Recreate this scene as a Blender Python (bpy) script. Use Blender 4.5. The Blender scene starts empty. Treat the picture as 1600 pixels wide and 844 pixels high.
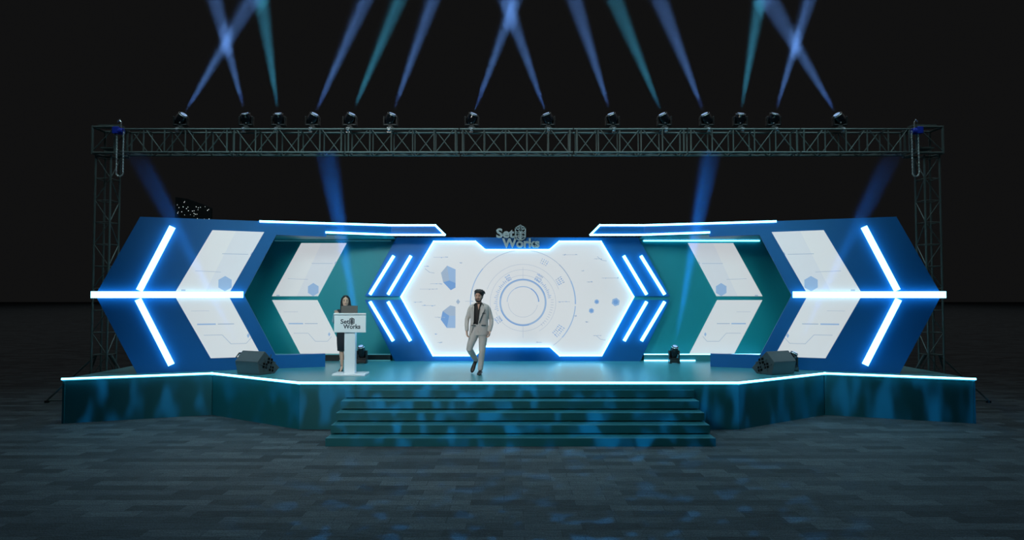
import bpy, bmesh, math, random
from mathutils import Vector, Matrix, Quaternion

random.seed(7)
C = bpy.context.scene.collection
scn = bpy.context.scene
PI = math.pi

# ------------------------------------------------------------------ camera
cam_d = bpy.data.cameras.new('camera')
cam_d.sensor_fit = 'HORIZONTAL'
cam_d.sensor_width = 36.0
cam_d.lens = 36.0 * 1050.0 / 1600.0
cam_d.clip_end = 400
cam = bpy.data.objects.new('camera', cam_d)
C.objects.link(cam)
cam.location = (-0.13, 0.0, 2.48)
cam.rotation_euler = (math.radians(90 + 2.07), 0, 0)
scn.camera = cam

# ------------------------------------------------------------------ colour management
scn.view_settings.view_transform = 'Standard'
scn.view_settings.look = 'None'
scn.view_settings.gamma = 1.0
scn.view_settings.use_curve_mapping = False
scn.view_settings.exposure = 0.0
try:
    scn.cycles.max_bounces = 6
    scn.cycles.volume_bounces = 0
except Exception:
    pass

# ------------------------------------------------------------------ world: a black hall
w = bpy.data.worlds.new('World')
scn.world = w
w.use_nodes = True
bg = w.node_tree.nodes['Background']
bg.inputs['Color'].default_value = (0.0055, 0.0055, 0.0056, 1)
bg.inputs['Strength'].default_value = 1.0


def s2l(c):
    return tuple(((v / 255) / 12.92 if v / 255 <= 0.04045 else ((v / 255 + 0.055) / 1.055) ** 2.4) for v in c)


# ------------------------------------------------------------------ fill lamps, added out of view
def lamp_area(name, loc, aim, size, size_y, power, color, spread=PI):
    d = bpy.data.lights.new(name, 'AREA')
    d.shape = 'RECTANGLE'
    d.size, d.size_y = size, size_y
    d.energy = power
    d.color = color
    d.spread = spread
    o = bpy.data.objects.new(name, d)
    C.objects.link(o)
    o.location = loc
    o.rotation_euler = (Vector(aim) - Vector(loc)).to_track_quat('-Z', 'Y').to_euler()
    return o


lamp_area('stage_fill_light', (0, 13.2, 9.5), (0, 14.3, 0.85), 19, 1.6, 260, (0.62, 0.93, 1.0), math.radians(100))  # unseen fill, added to brighten the deck
for sx in (-1, 1):
    lamp_area('recess_fill_light', (3.6 * sx, 7.0, 5.6), (5.0 * sx, 16.7, 2.4), 3.0, 1.6, 26, (0.35, 0.95, 1.0), math.radians(50))  # unseen pair added to lift the teal recess boards
lamp_area('near_floor_fill_light', (0, 5.0, 11), (0, 6.0, 0), 18, 6, 125, (0.42, 0.80, 1.0), math.radians(110))  # added overhead fill for the floor before the stage
lamp_area('far_floor_fill_light', (0, 92, 26), (0, 92, 0), 200, 180, 8000, (0.95, 0.95, 0.95))  # added fill so the far floor blends into the background
lamp_area('front_fill_light', (-5.5, 2.0, 6.5), (-1.5, 14.0, 2.0), 1.6, 1.2, 80, (1.0, 0.93, 0.86), math.radians(60))  # added soft fill on the people and lectern from front left


def gobo_nodes(d, scale, lo, hi, strength, stretch=(1, 1), rot=0.0, kind='NOISE', falloff=None, smooth=0.0, shutter=None):
    """pattern glass in front of a spot lamp"""
    d.use_nodes = True
    nt = d.node_tree
    nt.nodes.clear()
    out = nt.nodes.new('ShaderNodeOutputLight')
    em = nt.nodes.new('ShaderNodeEmission')
    nt.links.new(em.outputs[0], out.inputs[0])
    tc = nt.nodes.new('ShaderNodeTexCoord')
    sp = nt.nodes.new('ShaderNodeSeparateXYZ')
    nt.links.new(tc.outputs['Normal'], sp.inputs[0])
    cx = nt.nodes.new('ShaderNodeMath'); cx.operation = 'DIVIDE'
    cy = nt.nodes.new('ShaderNodeMath'); cy.operation = 'DIVIDE'
    nt.links.new(sp.outputs[0], cx.inputs[0]); nt.links.new(sp.outputs[2], cx.inputs[1])
    nt.links.new(sp.outputs[1], cy.inputs[0]); nt.links.new(sp.outputs[2], cy.inputs[1])
    cb = nt.nodes.new('ShaderNodeCombineXYZ')
    nt.links.new(cx.outputs[0], cb.inputs[0]); nt.links.new(cy.outputs[0], cb.inputs[1])
    mp = nt.nodes.new('ShaderNodeMapping')
    mp.inputs['Scale'].default_value = (scale * stretch[0], scale * stretch[1], 1)
    mp.inputs['Rotation'].default_value = (0, 0, rot)
    nt.links.new(cb.outputs[0], mp.inputs['Vector'])
    if kind == 'NOISE':
        tx = nt.nodes.new('ShaderNodeTexNoise')
        tx.inputs['Detail'].default_value = 1.0
        tx.inputs['Scale'].default_value = 1.0
        src = tx.outputs[0]
    else:
        tx = nt.nodes.new('ShaderNodeTexVoronoi')
        tx.inputs['Scale'].default_value = 1.0
        src = tx.outputs['Distance']
    nt.links.new(mp.outputs[0], tx.inputs['Vector'])
    mr = nt.nodes.new('ShaderNodeMapRange')
    mr.interpolation_type = 'SMOOTHSTEP'
    mr.inputs['From Min'].default_value = lo
    mr.inputs['From Max'].default_value = hi
    nt.links.new(src, mr.inputs['Value'])
    last = mr.outputs[0]
    if shutter:
        for edge_, sgn in ((shutter[0], 1), (shutter[1], -1)):
            sh = nt.nodes.new('ShaderNodeMapRange')
            sh.interpolation_type = 'SMOOTHSTEP'
            sh.inputs['From Min'].default_value = edge_ - sgn * 0.012
            sh.inputs['From Max'].default_value = edge_ + sgn * 0.012
            if sgn < 0:
                sh.inputs['From Min'].default_value, sh.inputs['From Max'].default_value = edge_ - 0.012, edge_ + 0.012
                sh.inputs['To Min'].default_value, sh.inputs['To Max'].default_value = 1.0, 0.0
            nt.links.new(cy.outputs[0], sh.inputs['Value'])
            m_ = nt.nodes.new('ShaderNodeMath'); m_.operation = 'MULTIPLY'
            nt.links.new(last, m_.inputs[0]); nt.links.new(sh.outputs[0], m_.inputs[1])
            last = m_.outputs[0]
    mul = nt.nodes.new('ShaderNodeMath'); mul.operation = 'MULTIPLY'
    nt.links.new(last, mul.inputs[0])
    if falloff:
        lf = nt.nodes.new('ShaderNodeLightFalloff')
        lf.inputs['Strength'].default_value = strength
        lf.inputs['Smooth'].default_value = smooth
        nt.links.new(lf.outputs[falloff], mul.inputs[1])
    else:
        mul.inputs[1].default_value = strength
    nt.links.new(mul.outputs[0], em.inputs['Strength'])
    return nt


def lamp_gobo(name, loc, aim, angle, power, color, **k):
    d = bpy.data.lights.new(name, 'SPOT')
    d.spot_size = math.radians(angle)
    d.spot_blend = 0.6
    d.energy = power
    d.color = color
    d.shadow_soft_size = 0.02
    gobo_nodes(d, **k)
    o = bpy.data.objects.new(name, d)
    C.objects.link(o)
    o.location = loc
    o.rotation_euler = (Vector(aim) - Vector(loc)).to_track_quat('-Z', 'Y').to_euler()
    return o


# blue pattern projectors over the audience, shuttered to the stairs and to the stage front
lamp_gobo('pattern_projector', (-2.5, 3.0, 6.0), (-0.3, 11.0, 0.3), 38, 8500, (0.02, 0.36, 0.80),
          scale=30, lo=0.48, hi=0.68, strength=1.0, stretch=(1.0, 0.8), rot=0.5, shutter=(-0.12, 0.045))
lamp_gobo('pattern_projector', (-1.0, 3.0, 6.5), (0.2, 7.9, 0), 52, 2600, (0.02, 0.34, 0.85),
          scale=24, lo=0.54, hi=0.68, strength=1.0, stretch=(1.0, 1.0), rot=0.2)
lamp_gobo('pattern_projector', (5.2, 3.6, 2.3), (6.2, 13.2, 0.42), 50, 2600, (0.02, 0.32, 0.75),
          scale=16, lo=0.45, hi=0.70, strength=1.0, stretch=(1.8, 0.5), rot=-0.6, shutter=(-0.045, 0.06))
lamp_gobo('pattern_projector', (-5.2, 3.6, 2.3), (-5.9, 13.2, 0.42), 50, 2600, (0.02, 0.32, 0.75),
          scale=20, lo=0.45, hi=0.70, strength=1.0, stretch=(1.2, 0.6), rot=0.6, shutter=(-0.045, 0.06))


# ------------------------------------------------------------------ materials
def mat(name, col, rough=0.5, metal=0.0, emit=None, estr=0.0, var=0.06, vscale=6.0, spec=0.5, bump=0.0, bscale=80.0):
    m = bpy.data.materials.new(name)
    m.use_nodes = True
    nt = m.node_tree
    b = nt.nodes['Principled BSDF']
    b.inputs['Roughness'].default_value = rough
    b.inputs['Metallic'].default_value = metal
    b.inputs['Specular IOR Level'].default_value = spec
    tc = nt.nodes.new('ShaderNodeTexCoord')
    nz = nt.nodes.new('ShaderNodeTexNoise')
    nz.inputs['Scale'].default_value = vscale
    nz.inputs['Detail'].default_value = 3
    nt.links.new(tc.outputs['Object'], nz.inputs['Vector'])
    cr = nt.nodes.new('ShaderNodeMix')
    cr.data_type = 'RGBA'
    cr.inputs[6].default_value = tuple(v * (1 - var) for v in col) + (1,)
    cr.inputs[7].default_value = tuple(min(1, v * (1 + var)) for v in col) + (1,)
    nt.links.new(nz.outputs[0], cr.inputs[0])
    nt.links.new(cr.outputs[2], b.inputs['Base Color'])
    if emit:
        b.inputs['Emission Color'].default_value = tuple(emit) + (1,)
        b.inputs['Emission Strength'].default_value = estr
    if bump:
        n2 = nt.nodes.new('ShaderNodeTexNoise')
        n2.inputs['Scale'].default_value = bscale
        nt.links.new(tc.outputs['Object'], n2.inputs['Vector'])
        bp = nt.nodes.new('ShaderNodeBump')
        bp.inputs['Strength'].default_value = bump
        bp.inputs['Distance'].default_value = 0.01
        nt.links.new(n2.outputs[0], bp.inputs['Height'])
        nt.links.new(bp.outputs[0], b.inputs['Normal'])
    return m


M = {}
M['blue'] = mat('blue_paint', (0.002, 0.098, 0.31), 0.48, spec=0.25, var=0.05, vscale=1.5)
M['teal'] = mat('teal_paint_dim', (0.002, 0.10, 0.125), 0.45, var=0.08, vscale=1.2)  # same teal as the recess, darkened for the weaker light here
M['recess'] = mat('teal_paint_lit', (0.003, 0.30, 0.35), 0.5, var=0.08, vscale=1.2)  # same teal as the fascia, brightened as if better lit
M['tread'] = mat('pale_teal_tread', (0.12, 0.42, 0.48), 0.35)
M['deck'] = mat('teal_deck_vinyl', (0.045, 0.225, 0.26), 0.32, var=0.05, vscale=1.0)
M['strip'] = mat('cyan_white_led', (0.7, 0.9, 1.0), 0.4, emit=(0.17, 0.68, 1.0), estr=5.6)
M['strip_big'] = mat('white_led_tube', (0.7, 0.9, 1.0), 0.4, emit=(0.24, 0.72, 1.0), estr=4.2)
M['strip_off'] = mat('dim_led', (0.25, 0.5, 0.55), 0.4, emit=(0.1, 0.5, 0.6), estr=0.12)
M['screen'] = mat('led_screen_white', (0.24, 0.24, 0.245), 0.6, emit=(0.94, 0.97, 1.0), estr=0.55, var=0.02)
M['g_blue'] = mat('screen_mid_blue', (0.05, 0.08, 0.13), 0.6, emit=(0.20, 0.42, 0.84), estr=0.62)
M['g_pale'] = mat('screen_pale_blue', (0.08, 0.11, 0.15), 0.6, emit=(0.38, 0.58, 0.90), estr=0.61)
M['g_grey'] = mat('screen_grey_line', (0.12, 0.13, 0.15), 0.6, emit=(0.50, 0.65, 0.88), estr=0.52)
M['g_facet'] = mat('screen_faint_facet', (0.22, 0.22, 0.24), 0.6, emit=(0.88, 0.93, 1.0), estr=0.545)
M['steel'] = mat('dull_truss_alloy', (0.12, 0.15, 0.145), 0.45, metal=0.5, var=0.12, vscale=3)
M['clamp'] = mat('bright_clamp_alloy', (0.7, 0.75, 0.78), 0.25, metal=0.9)
M['black'] = mat('black_plastic', (0.012, 0.013, 0.014), 0.35, var=0.1)
M['black_gloss'] = mat('black_gloss', (0.008, 0.010, 0.013), 0.08, var=0.1)
M['chain'] = mat('zinc_chain', (0.55, 0.6, 0.6), 0.35, metal=0.7, var=0.2, vscale=40)
M['hoist'] = mat('blue_hoist_body', (0.01, 0.03, 0.35), 0.4)
M['cabinet'] = mat('speaker_cabinet_paint', (0.026, 0.036, 0.038), 0.5, bump=0.2, bscale=200)
M['cavity'] = mat('speaker_cavity', (0.003, 0.003, 0.003), 0.9, spec=0.1)
M['lectern'] = mat('white_lectern_acrylic', (0.82, 0.82, 0.86), 0.3, var=0.02)
M['ink'] = mat('navy_ink', (0.006, 0.022, 0.045), 0.5)
M['laptop'] = mat('dark_grey_laptop', (0.02, 0.02, 0.02), 0.5)
M['laptop_edge'] = mat('silver_edge', (0.5, 0.5, 0.52), 0.3, metal=0.6)
M['sign'] = mat('brushed_sign_metal', (0.34, 0.46, 0.50), 0.4, metal=0.2)
M['skin'] = mat('skin', (0.60, 0.36, 0.27), 0.5, var=0.05, vscale=20)
M['hair'] = mat('dark_hair', (0.012, 0.010, 0.010), 0.55, var=0.3, vscale=60, bump=0.5, bscale=120)
M['suit'] = mat('pale_grey_suit_cloth', (0.52, 0.49, 0.47), 0.8, var=0.06, vscale=30, bump=0.1, bscale=300)
M['suit_dark'] = mat('dark_suit_trim', (0.055, 0.06, 0.07), 0.8)  # dark tone of the lapel edge and pocket strips
M['shirt'] = mat('black_shirt_cloth', (0.008, 0.008, 0.009), 0.7)
M['shoe'] = mat('dark_brown_leather', (0.010, 0.008, 0.0075), 0.5)
M['navy'] = mat('dark_navy_cloth', (0.012, 0.016, 0.024), 0.8, bump=0.1, bscale=300)
M['eye'] = mat('eye_dark', (0.01, 0.008, 0.007), 0.2)
M['lip'] = mat('lip_tone', (0.34, 0.13, 0.11), 0.5)
M['speck'] = mat('white_speck', (0.8, 0.8, 0.8), 0.5, emit=(1, 1, 1), estr=0.8)
M['lens'] = mat('lit_lens', (0.5, 0.6, 0.9), 0.1, emit=(0.45, 0.65, 1.0), estr=0.25)


def carpet_mat():
    m = bpy.data.materials.new('plank_carpet')
    m.use_nodes = True
    nt = m.node_tree
    b = nt.nodes['Principled BSDF']
    b.inputs['Roughness'].default_value = 0.75
    b.inputs['Specular IOR Level'].default_value = 0.25
    tc = nt.nodes.new('ShaderNodeTexCoord')
    br = nt.nodes.new('ShaderNodeTexBrick')
    br.inputs['Scale'].default_value = 1.0
    br.inputs['Brick Width'].default_value = 0.62
    br.inputs['Row Height'].default_value = 0.205
    br.inputs['Mortar Size'].default_value = 0.004
    br.inputs['Color1'].default_value = (0.024, 0.033, 0.039, 1)
    br.inputs['Color2'].default_value = (0.072, 0.096, 0.110, 1)
    br.inputs['Mortar'].default_value = (0.026, 0.034, 0.040, 1)
    br.offset = 0.37
    br.offset_frequency = 2
    nt.links.new(tc.outputs['Object'], br.inputs['Vector'])
    mp = nt.nodes.new('ShaderNodeMapping')
    mp.inputs['Scale'].default_value = (4.5, 38, 1)
    nt.links.new(tc.outputs['Object'], mp.inputs['Vector'])
    n1 = nt.nodes.new('ShaderNodeTexNoise')
    n1.inputs['Scale'].default_value = 1.0
    n1.inputs['Detail'].default_value = 4
    nt.links.new(mp.outputs[0], n1.inputs['Vector'])
    n2 = nt.nodes.new('ShaderNodeTexNoise')
    n2.inputs['Scale'].default_value = 55
    nt.links.new(tc.outputs['Object'], n2.inputs['Vector'])
    mr = nt.nodes.new('ShaderNodeMapRange')
    mr.inputs['From Min'].default_value = 0.3
    mr.inputs['From Max'].default_value = 0.7
    mr.inputs['To Min'].default_value = 0.62
    mr.inputs['To Max'].default_value = 1.30
    nt.links.new(n1.outputs[0], mr.inputs['Value'])
    mx = nt.nodes.new('ShaderNodeMix')
    mx.data_type = 'RGBA'
    mx.blend_type = 'MULTIPLY'
    mx.inputs[0].default_value = 1.0
    nt.links.new(br.outputs['Color'], mx.inputs[6])
    nt.links.new(mr.outputs[0], mx.inputs[7])
    nt.links.new(mx.outputs[2], b.inputs['Base Color'])
    bp = nt.nodes.new('ShaderNodeBump')
    bp.inputs['Strength'].default_value = 0.6
    bp.inputs['Distance'].default_value = 0.01
    ad = nt.nodes.new('ShaderNodeMath')
    mr2 = nt.nodes.new('ShaderNodeMapRange')
    mr2.inputs['From Min'].default_value = 0.3
    mr2.inputs['From Max'].default_value = 0.7
    mr2.inputs['To Min'].default_value = 0.55
    mr2.inputs['To Max'].default_value = 1.45
    nt.links.new(n2.outputs[0], mr2.inputs['Value'])
    mx2 = nt.nodes.new('ShaderNodeMix')
    mx2.data_type = 'RGBA'
    mx2.blend_type = 'MULTIPLY'
    mx2.inputs[0].default_value = 1.0
    nt.links.new(mx.outputs[2], mx2.inputs[6])
    nt.links.new(mr2.outputs[0], mx2.inputs[7])
    nt.links.new(mx2.outputs[2], b.inputs['Base Color'])
    nt.links.new(n1.outputs[0], ad.inputs[0])
    nt.links.new(n2.outputs[0], ad.inputs[1])
    nt.links.new(ad.outputs[0], bp.inputs['Height'])
    nt.links.new(bp.outputs[0], b.inputs['Normal'])
    return m


M['carpet'] = carpet_mat()


def haze_mat(density, fade=None, far=0.0):
    m = bpy.data.materials.new('haze')
    m.use_nodes = True
    nt = m.node_tree
    nt.nodes.clear()
    out = nt.nodes.new('ShaderNodeOutputMaterial')
    v = nt.nodes.new('ShaderNodeVolumeScatter')
    v.inputs['Density'].default_value = density
    v.inputs['Color'].default_value = (1, 1, 1, 1)
    if fade:                                     # density ramped over height to shape how bright the shafts look
        tc = nt.nodes.new('ShaderNodeTexCoord')
        sp = nt.nodes.new('ShaderNodeSeparateXYZ')
        mr = nt.nodes.new('ShaderNodeMapRange')
        mr.inputs['From Min'].default_value, mr.inputs['From Max'].default_value = fade
        mr.inputs['To Min'].default_value, mr.inputs['To Max'].default_value = density, far
        nt.links.new(tc.outputs['Object'], sp.inputs[0])
        nt.links.new(sp.outputs[2], mr.inputs['Value'])
        nt.links.new(mr.outputs[0], v.inputs['Density'])
    nt.links.new(v.outputs[0], out.inputs['Volume'])
    return m


M['haze'] = haze_mat(0.008, (0.6, 3.2), 0.017)  # denser upward, keeps the truss shafts bright to their ends
M['haze_low'] = haze_mat(0.008, (2.6, 5.0))  # this and the next thin out upward so the deck shafts dim
M['haze_side'] = haze_mat(0.008, (2.2, 4.5))


# ------------------------------------------------------------------ mesh helpers
def bx(bm, c, s, rot=None, mi=0):
    """box of centre c and size s, optional rotation matrix"""
    vs = []
    for dx in (-.5, .5):
        for dy in (-.5, .5):
            for dz in (-.5, .5):
                v = Vector((dx * s[0], dy * s[1], dz * s[2]))
                if rot is not None:
                    v = rot @ v
                vs.append(bm.verts.new(v + Vector(c)))
    for q in ((0, 1, 3, 2), (4, 6, 7, 5), (0, 4, 5, 1), (2, 3, 7, 6), (0, 2, 6, 4), (1, 5, 7, 3)):
        f = bm.faces.new([vs[i] for i in q])
        f.material_index = mi
    return vs


def frame_of(d):
    d = d.normalized()
    up = Vector((0, 0, 1)) if abs(d.z) < 0.95 else Vector((0, 1, 0))
    u = d.cross(up).normalized()
    v = u.cross(d).normalized()
    return u, v


def tube(bm, p, q, r, n=8, r2=None, caps=True, mi=0):
    p, q = Vector(p), Vector(q)
    r2 = r if r2 is None else r2
    u, v = frame_of(q - p)
    a = [bm.verts.new(p + (u * math.cos(2 * PI * i / n) + v * math.sin(2 * PI * i / n)) * r) for i in range(n)]
    b = [bm.verts.new(q + (u * math.cos(2 * PI * i / n) + v * math.sin(2 * PI * i / n)) * r2) for i in range(n)]
    for i in range(n):
        f = bm.faces.new((a[i], a[(i + 1) % n], b[(i + 1) % n], b[i]))
        f.material_index = mi
    if caps:
        bm.faces.new(a[::-1]).material_index = mi
        bm.faces.new(b).material_index = mi


def path_tube(bm, pts, r, n=8, closed=False):
    pts = [Vector(p) for p in pts]
    N = len(pts)
    rings = []
    for i, p in enumerate(pts):
        if closed:
            d = pts[(i + 1) % N] - pts[i - 1]
        else:
            d = pts[min(i + 1, N - 1)] - pts[max(i - 1, 0)]
        u, v = frame_of(d)
        rings.append([bm.verts.new(p + (u * math.cos(2 * PI * k / n) + v * math.sin(2 * PI * k / n)) * r) for k in range(n)])
    for i in range(N if closed else N - 1):
        a, b = rings[i], rings[(i + 1) % N]
        for k in range(n):
            bm.faces.new((a[k], a[(k + 1) % n], b[(k + 1) % n], b[k]))
    if not closed:
        bm.faces.new(rings[0][::-1])
        bm.faces.new(rings[-1])


def prism(bm, pts, depth_vec, mi=0):
    """polygon pts (3d) extruded along depth_vec"""
    dv = Vector(depth_vec)
    a = [bm.verts.new(Vector(p)) for p in pts]
    b = [bm.verts.new(Vector(p) + dv) for p in pts]
    n = len(a)
    bm.faces.new(a).material_index = mi
    bm.faces.new(b[::-1]).material_index = mi
    for i in range(n):
        bm.faces.new((a[i], b[i], b[(i + 1) % n], a[(i + 1) % n])).material_index = mi


def poly(bm, pts, mi=0):
    f = bm.faces.new([bm.verts.new(Vector(p)) for p in pts])
    f.material_index = mi
    return f


def ball(bm, c, r, seg=16, ring=10, rot=None):
    m = Matrix.Translation(Vector(c))
    if rot is not None:
        m = m @ rot.to_4x4()
    if not isinstance(r, (tuple, list)):
        r = (r, r, r)
    m = m @ Matrix.Diagonal((r[0], r[1], r[2], 1))
    bmesh.ops.create_uvsphere(bm, u_segments=seg, v_segments=ring, radius=1.0, matrix=m)


def ring_section(bm, c, rx, ry, u, v, n=16):
    return [bm.verts.new(Vector(c) + u * (rx * math.cos(2 * PI * i / n)) + v * (ry * math.sin(2 * PI * i / n))) for i in range(n)]


def loft(bm, secs, n=16, u=None, v=None):
    """secs: (centre, rx, ry) stacked; u, v given or taken from the path"""
    rings = []
    for i, (c, rx, ry) in enumerate(secs):
        if u is None:
            d = Vector(secs[min(i + 1, len(secs) - 1)][0]) - Vector(secs[max(i - 1, 0)][0])
            d.normalize()
            uu = Vector((1, 0, 0)) - d * d.x
            if uu.length < 0.2:
                uu = Vector((0, 1, 0)) - d * d.y
            uu.normalize()
            vv = d.cross(uu)
        else:
            uu, vv = u, v
        rings.append(ring_section(bm, c, rx, ry, uu, vv, n))
    for a, b in zip(rings, rings[1:]):
        for k in range(n):
            bm.faces.new((a[k], a[(k + 1) % n], b[(k + 1) % n], b[k]))
    bm.faces.new(rings[0][::-1])
    bm.faces.new(rings[-1])


def link_mesh(name, me, parent=None):
    o = bpy.data.objects.new(name, me)
    C.objects.link(o)
    if parent is not None:
        o.parent = parent
    return o


def obj(name, bm, mats, parent=None, bevel=0.0, smooth=False, org=None):
    """one mesh object; with org, bm is in world coordinates and the object's origin moves there"""
    bmesh.ops.recalc_face_normals(bm, faces=bm.faces[:])
    me = bpy.data.meshes.new(name)
    if org is not None:
        bmesh.ops.translate(bm, vec=-Vector(org), verts=bm.verts[:])
    bm.to_mesh(me)
    bm.free()
    for m in (mats if isinstance(mats, (list, tuple)) else [mats]):
        me.materials.append(m)
    if smooth:
        me.shade_smooth()
    o = link_mesh(name, me, parent)
    if org is not None and parent is None:
        o.location = org
    if bevel:
        b = o.modifiers.new('bevel', 'BEVEL')
        b.width = bevel
        b.segments = 2
        b.limit_method = 'ANGLE'
    return o


def tag(o, label, cat, group=None, kind=None):
    o['label'] = label
    o['category'] = cat
    if group:
        o['group'] = group
    if kind:
        o['kind'] = kind
    return o


def thing(name, label, cat, loc=(0, 0, 0), group=None, rotz=0.0, kind='thing'):
    o = bpy.data.objects.new(name, None)
    C.objects.link(o)
    o.location = loc
    o.rotation_euler = (0, 0, rotz)
    o.empty_display_size = 0.1
    return tag(o, label, cat, group, kind)


def rel(o):
    """offset to turn world coordinates into those of an unrotated thing"""
    return o.location.copy()


def wobj(name, bm, mats, parent, **k):
    """bm in world coordinates, parented to an unrotated Empty"""
    return obj(name, bm, mats, parent, org=parent.location, **k)


def fuse(bm, voxel, smooth_it=2):
    """one continuous surface from overlapping closed pieces; returns a mesh"""
    bmesh.ops.recalc_face_normals(bm, faces=bm.faces[:])
    me = bpy.data.meshes.new('tmp')
    bm.to_mesh(me)
    bm.free()
    t = bpy.data.objects.new('tmp', me)
    C.objects.link(t)
    r = t.modifiers.new('r', 'REMESH')
    r.mode = 'VOXEL'
    r.voxel_size = voxel
    if smooth_it:
        s = t.modifiers.new('s', 'SMOOTH')
        s.iterations = smooth_it
        s.factor = 0.5
    dg = bpy.context.evaluated_depsgraph_get()
    dg.update()
    out = bpy.data.meshes.new_from_object(t.evaluated_get(dg))
    bpy.data.objects.remove(t)
    bpy.data.meshes.remove(me)
    out.shade_smooth()
    return out


def fused(name, bm, m, parent, voxel, smooth_it=2):
    me = fuse(bm, voxel, smooth_it)
    me.materials.clear()
    me.materials.append(m)
    me.name = name
    return link_mesh(name, me, parent)


def text_mesh(name, s, m, x0, x1, z0, zcap, y, depth, parent, bold=0.02):
    """upright lettering facing -Y, capital height zcap - z0, from x0 to x1 (parent's frame)"""
    cu = bpy.data.curves.new('tmp', 'FONT')
    cu.body = s
    cu.size = 1.0
    cu.offset = bold
    cu.extrude = 0.05
    cu.resolution_u = 4
    t = bpy.data.objects.new('tmp', cu)
    C.objects.link(t)
    dg = bpy.context.evaluated_depsgraph_get()
    dg.update()
    me = bpy.data.meshes.new_from_object(t.evaluated_get(dg))
    bpy.data.objects.remove(t)
    me.name = name
    xs = [v.co.x for v in me.vertices]
    ys = [v.co.y for v in me.vertices]
    ax, bx_ = min(xs), max(xs)
    ay, by_ = min(ys), max(ys)
    for v in me.vertices:
        X, Y, Z = v.co
        v.co = (x0 + (X - ax) / (bx_ - ax) * (x1 - x0), y - (Z + 0.05) / 0.1 * depth, z0 + (Y - ay) / (by_ - ay) * (zcap - z0))
    me.materials.clear()
    me.materials.append(m)
    return link_mesh(name, me, parent)


def emblem(name, m, x0, x1, z0, z1, y, depth, parent):
    """hexagonal cage badge, bars in one mesh"""
    bm = bmesh.new()
    cx, W, H = (x0 + x1) / 2, x1 - x0, z1 - z0
    t = W * 0.10
    P = lambda a, b: (cx + a * W / 2 * 0.94, y, z0 + H * (0.03 + 0.94 * b))

    def bar(p, q, k=1.0):
        p, q = Vector(p), Vector(q)
        d = (q - p).normalized()
        nrm = Vector((-d.z, 0, d.x)) * t * k / 2
        p2, q2 = p - d * t * .35, q + d * t * .35
        prism(bm, [p2 + nrm, p2 - nrm, q2 - nrm, q2 + nrm], (0, -depth, 0))
    out = [P(0, 1), P(1, .82), P(1, .18), P(0, 0), P(-1, .18), P(-1, .82)]
    for a, b in zip(out, out[1:] + out[:1]):
        bar(a, b)
    bar(P(-1, .82), P(0, .66)); bar(P(1, .82), P(0, .66))
    bar(P(-.45, .83), P(0, .90), .8); bar(P(.45, .83), P(0, .90), .8)
    bar(P(-.45, .83), P(0, .76), .8); bar(P(.45, .83), P(0, .76), .8)
    bar(P(0, .70), P(0, .02), 2.0)
    for s in (-1, 1):
        bar(P(s * .9, .62), P(s * .2, .42)); bar(P(s * .9, .44), P(s * .2, .62))
        bar(P(s * .9, .34), P(s * .2, .20)); bar(P(s * .9, .22), P(s * .2, .36))
    return obj(name, bm, m, parent)


# ------------------------------------------------------------------ floor
D = 0.85                                                   # deck height
bm = bmesh.new()
bx(bm, (0, 95, -0.05), (400, 240, 0.1))
floor = obj('floor', bm, M['carpet'])
floor['kind'] = 'structure'

# ------------------------------------------------------------------ stage platform
edge = [(-8.77, 12.98), (-6.30, 13.90), (-4.04, 12.42), (4.04, 12.42), (6.30, 13.90), (8.77, 12.98)]
back = 17.6
st = thing('stage_platform', 'long teal stage platform with glowing edge, zigzag front', 'stage', (0, 14.5, 0))
bm = bmesh.new()
pts = [(x, y, D - 0.04) for x, y in edge] + [(8.77, back, D - 0.04), (-8.77, back, D - 0.04)]
prism(bm, pts, (0, 0, 0.04))
wobj('deck', bm, M['deck'], st)
allp = edge + [(8.77, back), (-8.77, back)]
for i in range(len(allp)):
    p, q = Vector((*allp[i], 0)), Vector((*allp[(i + 1) % len(allp)], 0))
    d = (q - p).normalized()
    inn = Vector((-d.y, d.x, 0)) * 0.03
    bm = bmesh.new()
    prism(bm, [p + inn * .4, q + inn * .4, q + inn * 1.4, p + inn * 1.4], (0, 0, D - 0.041))
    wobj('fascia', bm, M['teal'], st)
for i in range(5):
    p, q = Vector((*edge[i], D - 0.012)), Vector((*edge[i + 1], D - 0.012))
    d = (q - p).normalized()
    out = Vector((d.y, -d.x, 0))
    bm = bmesh.new()
    e1 = d * 0.012
    prism(bm, [p - e1 - out * 0.002, q + e1 - out * 0.002, q + e1 + out * 0.035, p - e1 + out * 0.035], (0, 0, 0.034))
    wobj('led_strip', bm, M['strip'], st)

# ------------------------------------------------------------------ stairs
sr = thing('stage_stairs', 'wide flight of five teal steps leading up to the stage', 'stairs', (0, 11.7, 0))
for k in range(5):
    y0 = 11.03 + 0.32 * k
    y1 = 12.40
    bm = bmesh.new()
    z1 = 0.15 * (k + 1) - 0.02
    z0 = 0.15 * k if k else 0.0
    bx(bm, (0.01, (y0 + y1) / 2 + 0.012, (z0 + z1) / 2), (6.37, y1 - y0 - 0.024, z1 - z0))
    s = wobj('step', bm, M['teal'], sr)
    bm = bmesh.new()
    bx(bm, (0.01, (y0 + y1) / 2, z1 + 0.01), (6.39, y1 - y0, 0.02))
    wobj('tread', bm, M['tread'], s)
    bpy.context.view_layer.update()
# tread meshes sit in their step's frame
for s in [o for o in sr.children]:
    s.location = (0, 0, 0)

# ------------------------------------------------------------------ wing walls
WA = Vector((7.85, 13.90))
WD = Vector((-0.939, 0.344))          # right-hand wing, towards the middle


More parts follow.
